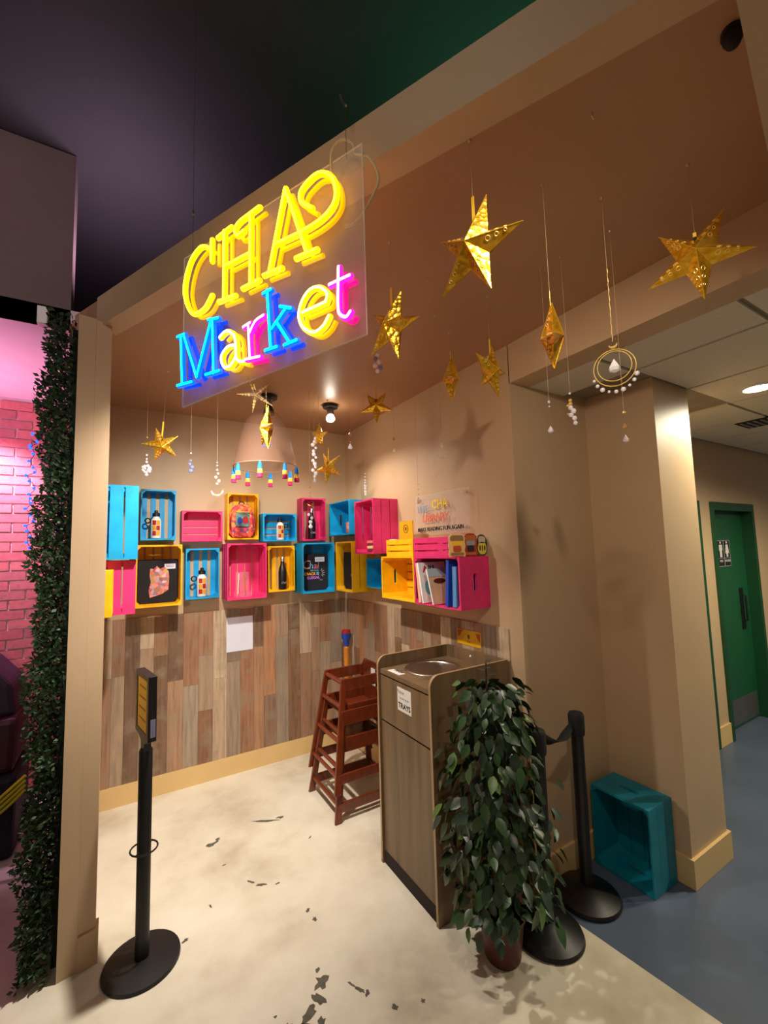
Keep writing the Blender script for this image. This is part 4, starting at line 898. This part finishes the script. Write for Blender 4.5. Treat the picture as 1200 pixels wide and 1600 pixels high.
STR = {'C': [[(0.239, 0.548), (0.238, 0.463)], [(0.234, 0.511), (0.2, 0.536), (0.165, 0.545), (0.113, 0.517), (0.081, 0.459), (0.072, 0.4), (0.092, 0.339), (0.122, 0.298), (0.158, 0.287), (0.203, 0.294), (0.241, 0.329)]], 'H': [[(0.312, 0.55), (0.311, 0.29)], [(0.272, 0.541), (0.349, 0.55)], [(0.28, 0.29), (0.37, 0.283)], [(0.319, 0.412), (0.449, 0.408)], [(0.451, 0.548), (0.45, 0.299)], [(0.495, 0.557), (0.446, 0.553), (0.392, 0.547), (0.37, 0.528), (0.384, 0.5), (0.417, 0.504)], [(0.409, 0.294), (0.492, 0.294)]], 'A': [[(0.542, 0.302), (0.618, 0.563)], [(0.618, 0.563), (0.708, 0.303)], [(0.569, 0.388), (0.694, 0.381), (0.778, 0.389), (0.821, 0.419), (0.823, 0.473), (0.8, 0.517), (0.759, 0.542), (0.716, 0.536), (0.685, 0.516), (0.687, 0.483), (0.73, 0.441)], [(0.515, 0.302), (0.598, 0.296)], [(0.661, 0.304), (0.747, 0.298)]], 'M': [[(0.033, 0.229), (0.076, 0.227)], [(0.056, 0.226), (0.068, 0.029)], [(0.074, 0.223), (0.158, 0.036)], [(0.158, 0.036), (0.242, 0.232)], [(0.248, 0.23), (0.258, 0.027)], [(0.224, 0.238), (0.28, 0.227)], [(0.037, 0.031), (0.127, 0.025)], [(0.212, 0.032), (0.287, 0.028)]], 'a': [[(0.291, 0.151), (0.327, 0.163), (0.366, 0.139), (0.378, 0.105), (0.383, 0.046), (0.417, 0.027)], [(0.375, 0.097), (0.335, 0.102), (0.302, 0.077), (0.313, 0.039), (0.348, 0.029), (0.378, 0.054)]], 'r': [[(0.442, 0.153), (0.45, 0.031)], [(0.417, 0.15), (0.45, 0.155)], [(0.45, 0.121), (0.478, 0.152), (0.516, 0.16)], [(0.426, 0.032), (0.496, 0.024)]], 'k': [[(0.534, 0.241), (0.549, 0.038)], [(0.515, 0.237), (0.55, 0.238)], [(0.556, 0.103), (0.618, 0.15)], [(0.593, 0.165), (0.638, 0.144)], [(0.577, 0.117), (0.633, 0.033)], [(0.524, 0.037), (0.576, 0.035)], [(0.61, 0.031), (0.661, 0.032)]], 'e': [[(0.688, 0.113), (0.781, 0.115)], [(0.781, 0.115), (0.788, 0.139), (0.759, 0.17), (0.721, 0.175), (0.688, 0.15), (0.674, 0.105), (0.693, 0.063), (0.734, 0.035), (0.771, 0.044), (0.792, 0.068)]], 't': [[(0.832, 0.206), (0.828, 0.09), (0.835, 0.059), (0.856, 0.045), (0.871, 0.056)], [(0.797, 0.164), (0.871, 0.165)]]}
for ch, strokes in STR.items():
    m_t, m_c, m_b = neon_mats(OUT[ch])
    fr = MB(); bkk = MB(); cr_ = MB()
    for s in strokes:
        pts = [SP(u, v, 0) for u, v in s]
        if len(pts) > 2: pts = spline(pts, 5)
        fr.tube([p + SNm * 0.041 for p in pts], 0.0095, 10); bkk.tube([p + SNm * 0.0108 for p in pts], 0.0078, 8)
        cr_.tube([p + SNm * 0.0465 for p in pts], 0.0056, 8)
        for e_ in (pts[0], pts[-1]): fr.ball(e_ + SNm * 0.041, 0.0095, 10); cr_.ball(e_ + SNm * 0.0465, 0.0056, 8)
    lt = fr.build('letter_tube', m_t, ns, True)
    cr_.build('bright_core', m_c, lt, True)
    bkk.build('letter_backing', m_b, lt, True)
WIRE = mat('dark_wire', (60, 54, 50), 0.5)
for u in (0.055, 0.835): MB().tube([SP(u, SH - 0.01, 0), SP(u, SH + 0.25, 0), (SP(u, 0, 0).x, SP(u, 0, 0).y, 4.2 - SO.z)], 0.0008, 5).build('hanging_wire', WIRE, ns)
MB().tube([SP(0.837, SH + 0.165, 0.0), SP(0.822, SH + 0.19, 0.0), SP(0.815, SH + 0.215, 0)], 0.004, 6).build('wire_clamp', M['steel'], ns)
MB().tube([SP(0.055, SH + 0.165, 0.0), SP(0.050, SH + 0.185, 0.0)], 0.0045, 6).build('wire_clamp', M['steel'], ns)
cbm = MB().tube(spline([SP(0.775, SH - 0.03, 0.0), SP(0.785, SH + 0.03, 0.01), SP(0.82, SH + 0.06, 0.0), SP(0.852, SH + 0.035, -0.01), SP(0.86, SH + 0.0, -0.01), SP(0.905, SH - 0.03, -0.02), SP(0.925, SH - 0.09, -0.04), SP(0.91, SH - 0.15, -0.03), SP(0.865, SH - 0.225, -0.01), SP(0.825, SH - 0.235, 0.0)]), 0.0042, 7).build('power_cable', mat('clear_cable_sleeve', (220, 200, 160), 0.4), ns, True)

# ---------------------------------------------------------------- hanging stars
def star(P, R, r, d, yaw, rot, hook, label, material='gold', ribbon=0.115, tilt=0.0):
    th = math.atan2(-P[0], P[1]) if True else 0
    o = empty('hanging_star', P, rot=(tilt, 0, th - math.radians(yaw)), label=label, cat='star ornament', group='gold paper stars hanging from the alcove ceiling')
    pts = []
    for k in range(10):
        a_ = math.radians(rot) + k * PI / 5; q = R if k % 2 == 0 else r
        pts.append((q * math.sin(a_), 0, q * math.cos(a_)))
    vs = pts + [(0, -d, 0), (0, d, 0)]
    MB().add(vs, [(k, (k + 1) % 10, 10) for k in range(10)] + [((k + 1) % 10, k, 11) for k in range(10)]).build('star_body', M[material], o)
    rd = MB()
    for k in range(0, 10, 2):
        for c in ((0, -d, 0), (0, d, 0)): rd.tube([pts[k], c], 0.0012, 4)
    rd.build('fold_ridge', M['gold_plain'] if material == 'gold' else M['brass'], o)
    dots = MB()
    for k in range(0, 10, 2):
        for u in (0.3, 0.48, 0.66):
            for nb in (k - 1, k + 1):
                T = Vector(pts[k]); Nn = Vector(pts[nb % 10]); C = Vector((0, -d, 0))
                p = C.lerp(T, u) * 0.62 + Nn.lerp(T, u) * 0.38
                nrm = (T - C).cross(Nn - C).normalized()
                if nrm.y > 0: nrm = -nrm
                t1 = (T - C).normalized(); t2 = nrm.cross(t1); rr = 0.0075 * (1.15 - u) * R / 0.14
                dots.tube([p + nrm * 0.001 + (t1 * math.cos(q * PI / 4) + t2 * math.sin(q * PI / 4)) * rr for q in range(8)], 0.0011, 4, True)
    stuff(dots.build('pierced_dots', M['brass'], o))
    hz = hook - P[2]; z0 = r * 0.9 if R < 0.2 else R
    up = MB(); up.beam((0, 0, z0), (0, 0, z0 + ribbon), 0.009, 0.0015, (0, 1, 0)); up.build('ribbon', M['ribbon'], o)
    if hz - z0 - ribbon > 0.01: MB().tube([(0, 0, z0 + ribbon), (0, 0, hz)], 0.0006, 4).build('thread', M['thread'], o)
    MB().lathe([(0.001, 0), (0.006, 0), (0.004, -0.004), (0.001, -0.008)], 8, (0, 0, hz)).build('ceiling_hook', M['steel'], o)
    MB().ball((0, -d * 0.35, z0), 0.006, 8).build('eyelet', M['ink'], o)
    return o
star((0.857, 0.864, 2.739), 0.150, 0.056, 0.055, 32, 18, ZC, 'large gold star right of the neon sign, nearest the camera')
star((0.872, 1.345, 2.735), 0.142, 0.052, 0.052, 44, 24, ZC, 'gold star with rainbow sheen just right of the sign corner')
star((1.484, 1.431, 2.710), 0.132, 0.050, 0.045, -58, 8, ZC, 'gold star turned sideways above the cabinet, near the hallway corner')
star((1.545, 1.791, 2.815), 0.128, 0.052, 0.045, 82, 36, ZC, 'gold star seen nearly edge on, left of the sideways one')
star((1.531, 0.578, 2.770), 0.146, 0.056, 0.050, 0, 32, ZC, 'large gold star at far right with one tip pointing down', ribbon=0.03)
star((1.178, 0.860, 2.547), 0.105, 0.046, 0.036, 86, 36, ZC, 'gold star seen edge on beside the hallway header')
star((1.560, 2.650, 2.922), 0.128, 0.050, 0.040, 6, 36, ZC, 'dim gold star under the ceiling left of the wall shadow')
star((0.190, 3.150, 2.605), 0.120, 0.048, 0.045, -8, -20, ZC, 'gold star at far left over the blue crates', tilt=0.5)
star((0.735, 2.60, 2.640), 0.140, 0.040, 0.040, 76, 20, ZC, 'gold star seen edge on in front of the tasselled shade')
star((1.370, 3.100, 2.530), 0.135, 0.052, 0.040, 35, 50, ZC, 'gold star over the pink crates in the corner')
star((1.270, 3.05, 2.765), 0.105, 0.044, 0.040, 50, 10, ZC, 'small gold star tucked behind the crystal strands', ribbon=0.05)
star((0.697, 2.70, 2.885), 0.125, 0.030, 0.020, 20, -14, ZC, 'pale wire edged star under the middle of the neon sign', material='pale_star', ribbon=0.04, tilt=0.6)

# ---------------------------------------------------------------- crystal suncatchers
def catcher(P, top, items, label, loops=()):
    """P: XY and lowest z ; items: (height above lowest, kind, size)"""
    o = empty('suncatcher', P, label=label, cat='suncatcher', group='crystal suncatchers hanging from the ceiling')
    hz = top - P[2]
    ch = MB().tube([(0, 0, max(i[0] for i in items)), (0, 0, hz)], 0.0007, 4)
    ch.build('thread', M['thread'], o)
    MB().lathe([(0.001, 0), (0.005, 0), (0.003, -0.005), (0.001, -0.008)], 8, (0, 0, hz)).build('ceiling_hook', M['steel'], o)
    th = math.atan2(-P[0], P[1])
    cs, sn = math.cos(th), math.sin(th)
    for h, kind, s, *off in items:
        dx = off[0] if off else 0.0
        c = (dx * cs, dx * sn, h)
        if kind == 'bead': MB().ball(c, s, 8).build('bead', M['crystal'], o)
        elif kind == 'blue': MB().ball(c, s, 8).build('bead', M['blue_crystal'], o)
        elif kind == 'ball':
            for k in range(16):
                zz = 1 - 2 * (k + 0.5) / 16; rr_ = math.sqrt(1 - zz * zz); MB().ball((c[0] + s * rr_ * math.cos(2.4 * k), c[1] + s * rr_ * math.sin(2.4 * k), c[2] + s * zz), s * 0.33, 6).build('bead', M['crystal'], o)
        elif kind == 'gold': MB().ball(c, s, 8).build('bead', M['brass'], o)
        elif kind == 'drop': MB().lathe([(0.0005, 1.3 * s), (0.5 * s, 0.5 * s), (0.9 * s, -0.2 * s), (0.75 * s, -0.7 * s), (0.0005, -1.0 * s)], 7, c).build('crystal_drop', M['crystal'], o)
        elif kind == 'adrop': MB().lathe([(0.0005, 1.3 * s), (0.5 * s, 0.5 * s), (0.9 * s, -0.2 * s), (0.75 * s, -0.7 * s), (0.0005, -1.0 * s)], 7, c).build('crystal_drop', M['amber_crystal'], o)
        elif kind == 'ring': MB().tube([(c[0] + s * math.cos(t) * cs, c[1] + s * math.cos(t) * sn, c[2] + s * math.sin(t)) for t in np.linspace(0, 2 * PI, 25)[:-1]], 0.0018, 5, True).build('ring', M['brass'], o, True)
        elif kind == 'moon':
            mk = MB()
            mk.tube([(c[0] + s * math.cos(t) * cs, c[1] + s * math.cos(t) * sn, c[2] + s * math.sin(t)) for t in np.linspace(-PI * 0.95, 0.05 * PI, 15)], [0.001 + 0.0035 * math.sin(PI * k / 14) for k in range(15)], 6)
            mk.build('crescent', M['brass'], o, True)
        elif kind == 'chips':
            for k in range(9):
                t = -PI * 0.92 + k * PI * 0.84 / 8
                MB().ball((c[0] + s * math.cos(t) * cs, c[1] + s * math.cos(t) * sn, c[2] + s * math.sin(t)), 0.0050 + 0.0016 * ((k * 7) % 3), 6).build('crystal_chip', M['crystal'], o)
        elif kind == 'chain':
            MB().tube([(dx * cs + 0.0012 * math.sin(k * 2.0), dx * sn + 0.0012 * math.cos(k * 2.0), h + s * k / 24) for k in range(25)], 0.0012, 4).build('chain', M['brass'], o)
    return o
catcher((1.411, 0.797, 2.395), ZC, [(0.165, 'chain', 0.26), (0.155, 'moon', 0.012), (0.072, 'ring', 0.064), (0.078, 'ring', 0.052), (0.076, 'drop', 0.021), (0.055, 'chips', 0.066)], 'large ring suncatcher with crescent and white chips near the hallway')
catcher((1.545, 1.165, 2.345), ZC, [(0.14, 'bead', 0.006), (0.12, 'bead', 0.004), (0.018, 'drop', 0.014)], 'thin suncatcher with a violet drop left of the pillar')
catcher((1.550, 1.067, 2.345), ZC, [(0.145, 'bead', 0.005), (0.115, 'gold', 0.008), (0.10, 'gold', 0.009), (0.085, 'bead', 0.010), (0.07, 'bead', 0.011, 0.01), (0.055, 'bead', 0.010), (0.04, 'bead', 0.010, 0.012), (0.02, 'bead', 0.009, 0.014), (0.095, 'gold', 0.006, -0.01), (0.06, 'gold', 0.005, -0.01)], 'gold and crystal bead cluster hanging left of the pillar')
catcher((1.590, 0.876, 2.245), ZC, [(0.115, 'gold', 0.007), (0.062, 'adrop', 0.010), (0.014, 'drop', 0.013)], 'three small drops hanging in front of the pillar')
catcher((0.106, 3.10, 2.375), ZC, [(0.02, 'drop', 0.012), (0.055, 'ball', 0.024), (0.10, 'bead', 0.008), (0.12, 'bead', 0.006), (0.145, 'bead', 0.006), (0.26, 'gold', 0.005)], 'round crystal ball hanging at far left below the star')
catcher((0.360, 3.05, 2.405), ZC, [(0.02, 'blue', 0.015), (0.045, 'blue', 0.014, 0.008), (0.065, 'blue', 0.012, -0.006), (0.09, 'blue', 0.009), (0.14, 'bead', 0.005)], 'smoky blue crystal cluster left of the tasselled shade')
catcher((0.525, 3.05, 2.275), ZC, [(0.035, 'moon', 0.038), (0.03, 'chips', 0.036), (0.075, 'bead', 0.008), (0.095, 'bead', 0.011, 0.012), (0.12, 'bead', 0.010, -0.008), (0.145, 'bead', 0.008, 0.006), (0.17, 'bead', 0.007), (0.20, 'bead', 0.005), (0.22, 'bead', 0.004)], 'crystal strand ending in a beaded crescent below the shade')
catcher((1.19, 2.95, 2.375), ZC, [(0.02, 'drop', 0.016)] + [(0.05 + 0.024 * k, 'bead', 0.011 + 0.005 * ((k * 5) % 3) / 2, 0.012 * math.sin(k * 2.3)) for k in range(13)], 'long dense crystal strand left of the lit bulb')
catcher((1.165, 2.98, 2.045), ZC, [(0.015, 'drop', 0.018), (0.045, 'bead', 0.014), (0.075, 'bead', 0.012, 0.01), (0.10, 'bead', 0.012, -0.012), (0.19, 'moon', 0.024), (0.235, 'bead', 0.009), (0.26, 'bead', 0.008), (0.30, 'gold', 0.006)], 'crystal strand with small crescent in front of the pink bottle crate')
catcher((1.43, 2.83, 2.625), ZC, [(0.022, 'drop', 0.020), (0.12, 'adrop', 0.014), (0.15, 'gold', 0.005), (0.06, 'gold', 0.005)], 'clear drop on a long thread right of the lit bulb')
catcher((1.56, 2.85, 2.285), ZC, [(0.01, 'bead', 0.011), (0.03, 'bead', 0.012), (0.055, 'bead', 0.011), (0.075, 'bead', 0.012), (0.10, 'bead', 0.008), (0.12, 'bead', 0.007), (0.145, 'bead', 0.006), (0.17, 'bead', 0.005)], 'white bead strand above the tall pink crate')
catcher((1.62, 2.52, 2.555), ZC, [(0.015, 'drop', 0.012), (0.10, 'adrop', 0.012), (0.13, 'gold', 0.004)], 'faint amber drop pair right of the bead strand')
catcher((1.79, 2.20, 2.475), ZC, [(0.025, 'moon', 0.030), (0.022, 'chips', 0.028), (0.07, 'bead', 0.009), (0.09, 'bead', 0.006)], 'beaded crescent hanging before the star shadow')
catcher((1.150, 1.93, 2.815), ZC, [(0.02, 'bead', 0.012), (0.04, 'blue', 0.014, 0.016), (0.05, 'bead', 0.013, -0.014), (0.07, 'bead', 0.013, 0.008), (0.09, 'blue', 0.012, -0.010), (0.11, 'bead', 0.011)], 'grey crystal cluster under the rainbow star')
catcher((1.70, 2.36, 2.165), ZC, [(0.02, 'adrop', 0.010), (0.05, 'gold', 0.005), (0.075, 'gold', 0.004), (0.11, 'gold', 0.004), (0.145, 'gold', 0.004)], 'thin dark bead strand in front of the library sign')

# ---------------------------------------------------------------- ceiling lamp fixtures and tasselled shade
def fixture(x, y, label, lit):
    f = empty('ceiling_spotlight', (x, y, ZC), label=label, cat='ceiling light', group='round ceiling spotlights in the alcove')
    MB().lathe([(0.001, 0), (0.062, 0), (0.064, -0.006), (0.062, -0.026), (0.001, -0.028)], 28).build('canopy', M['black'], f, True)
    MB().lathe([(0.026, -0.026), (0.030, -0.07), (0.024, -0.085), (0.001, -0.086)], 20, cap=False).build('socket', M['dark_steel'], f, True)
    if lit: MB().lathe([(0.001, -0.082), (0.022, -0.084), (0.034, -0.105), (0.036, -0.122), (0.026, -0.138), (0.001, -0.143)], 20).build('bulb', glow('lit_bulb', (255, 244, 220), 25), f, True)
    else: MB().lathe([(0.024, -0.084), (0.040, -0.12), (0.044, -0.15), (0.001, -0.152)], 20, cap=False).build('lamp_head', M['black'], f, True)
    return f
fixture(1.44, 3.205, 'lit ceiling bulb on a black canopy near the corner', True)
fixture(0.927, 3.212, 'unlit black ceiling spotlight above the tasselled shade', False)
fixture(0.42, 2.35, 'black ceiling spotlight hidden behind the neon sign', False)
shd = empty('tasselled_shade', (0.868, 3.10, 2.50), label='sheer bell shaped lamp shade with coloured tassels', cat='lamp shade')
prof = [(0.225, 0.0), (0.200, 0.12), (0.170, 0.25), (0.140, 0.34), (0.100, 0.395), (0.03, 0.42)]
sh_m = clear('sheer_organza', (150, 110, 90), 0.24, 0.7)
MB().lathe(prof, 36, cap=False).build('sheer_cover', sh_m, shd, True)
MB().tube([(0.225 * math.cos(t), 0.225 * math.sin(t), 0) for t in np.linspace(0, 2 * PI, 37)[:-1]], 0.0035, 6, True).build('hem_ring', mat('tan_hem', (150, 110, 84), 0.7), shd, True)
MB().tube([(0, 0, 0.42), (0, 0, ZC - 2.50)], 0.0015, 5).build('cord', M['thread'], shd)
tb, ty, tp = mat('blue_tassel', (20, 120, 190), 0.8), mat('yellow_tassel', (236, 186, 60), 0.8), mat('magenta_tassel', (196, 30, 90), 0.8)
for k in range(8):
    an = k * PI / 4 + 0.35; c = (0.225 * math.cos(an), 0.225 * math.sin(an), 0)
    ts = MB().lathe([(0.002, 0.0), (0.012, -0.014), (0.017, -0.058)], 10, c).build('tassel', tb, shd, True)
    MB().lathe([(0.0175, -0.058), (0.019, -0.086)], 10, c).build('yellow_band', ty, ts, True)
    MB().lathe([(0.0185, -0.086), (0.019, -0.114), (0.001, -0.115)], 10, c).build('magenta_band', tp, ts, True)
bb = empty('painted_bird', (0.862, 3.02, 2.64), label='small blue painted bird hanging inside the sheer shade', cat='bird ornament')
MB().ball((0, 0, 0), 0.020, 12, 0.7).build('bird_body', M['blue_plastic'], bb, True)
MB().prism([(-0.055, -0.012), (-0.015, 0.004), (-0.015, -0.010)], -0.004, 0.004, pf).build('tail', M['blue_plastic'], bb)
MB().ball((0.018, 0, 0.014), 0.010, 10).build('head', M['blue_plastic'], bb, True)
MB().tube([(0, 0, 0.012), (0.003, 0.04, 0.275)], 0.0006, 4).build('thread', M['thread'], bb)
# empty hooks and the small black ceiling spotlight
for (x, y), wh_ in zip(((1.101, 0.63), (1.142, 1.455), (1.346, 1.668), (1.579, 2.164)), ('nearest the top right spotlight', 'between the two large stars and the sideways star', 'left of the sideways gold star', 'deepest in the alcove near the star shadow')):
    hk = MB().tube([(x, y, ZC), (x, y, ZC - 0.012), (x + 0.006, y, ZC - 0.018), (x + 0.010, y, ZC - 0.012)], 0.0016, 5).build('ceiling_hook', M['steel'])
    tag(hk, 'tiny empty steel ceiling hook ' + wh_, 'hook', 'empty hooks in the alcove ceiling')
cm = empty('black_ceiling_spot', (1.215, 0.345, ZC), label='small black ceiling spotlight at the top right corner', cat='camera')
MB().lathe([(0.001, 0), (0.022, 0), (0.023, -0.012), (0.001, -0.012)], 20).build('mount', M['black'], cm)
MB().lathe([(0.020, -0.012), (0.020, -0.026), (0.013, -0.040), (0.001, -0.046)], 20, cap=False).build('dome', M['rubber'], cm, True)
# white bracket on top of the hedge edge
sb = tag(MB().box(-0.42, -0.375, 2.74, 2.79, 3.10, 3.195).build('white_bracket', M['white'], bevel=0.004), 'small white plastic box under the side room ceiling by the hedge', 'box')
print('objects', len(bpy.data.objects))
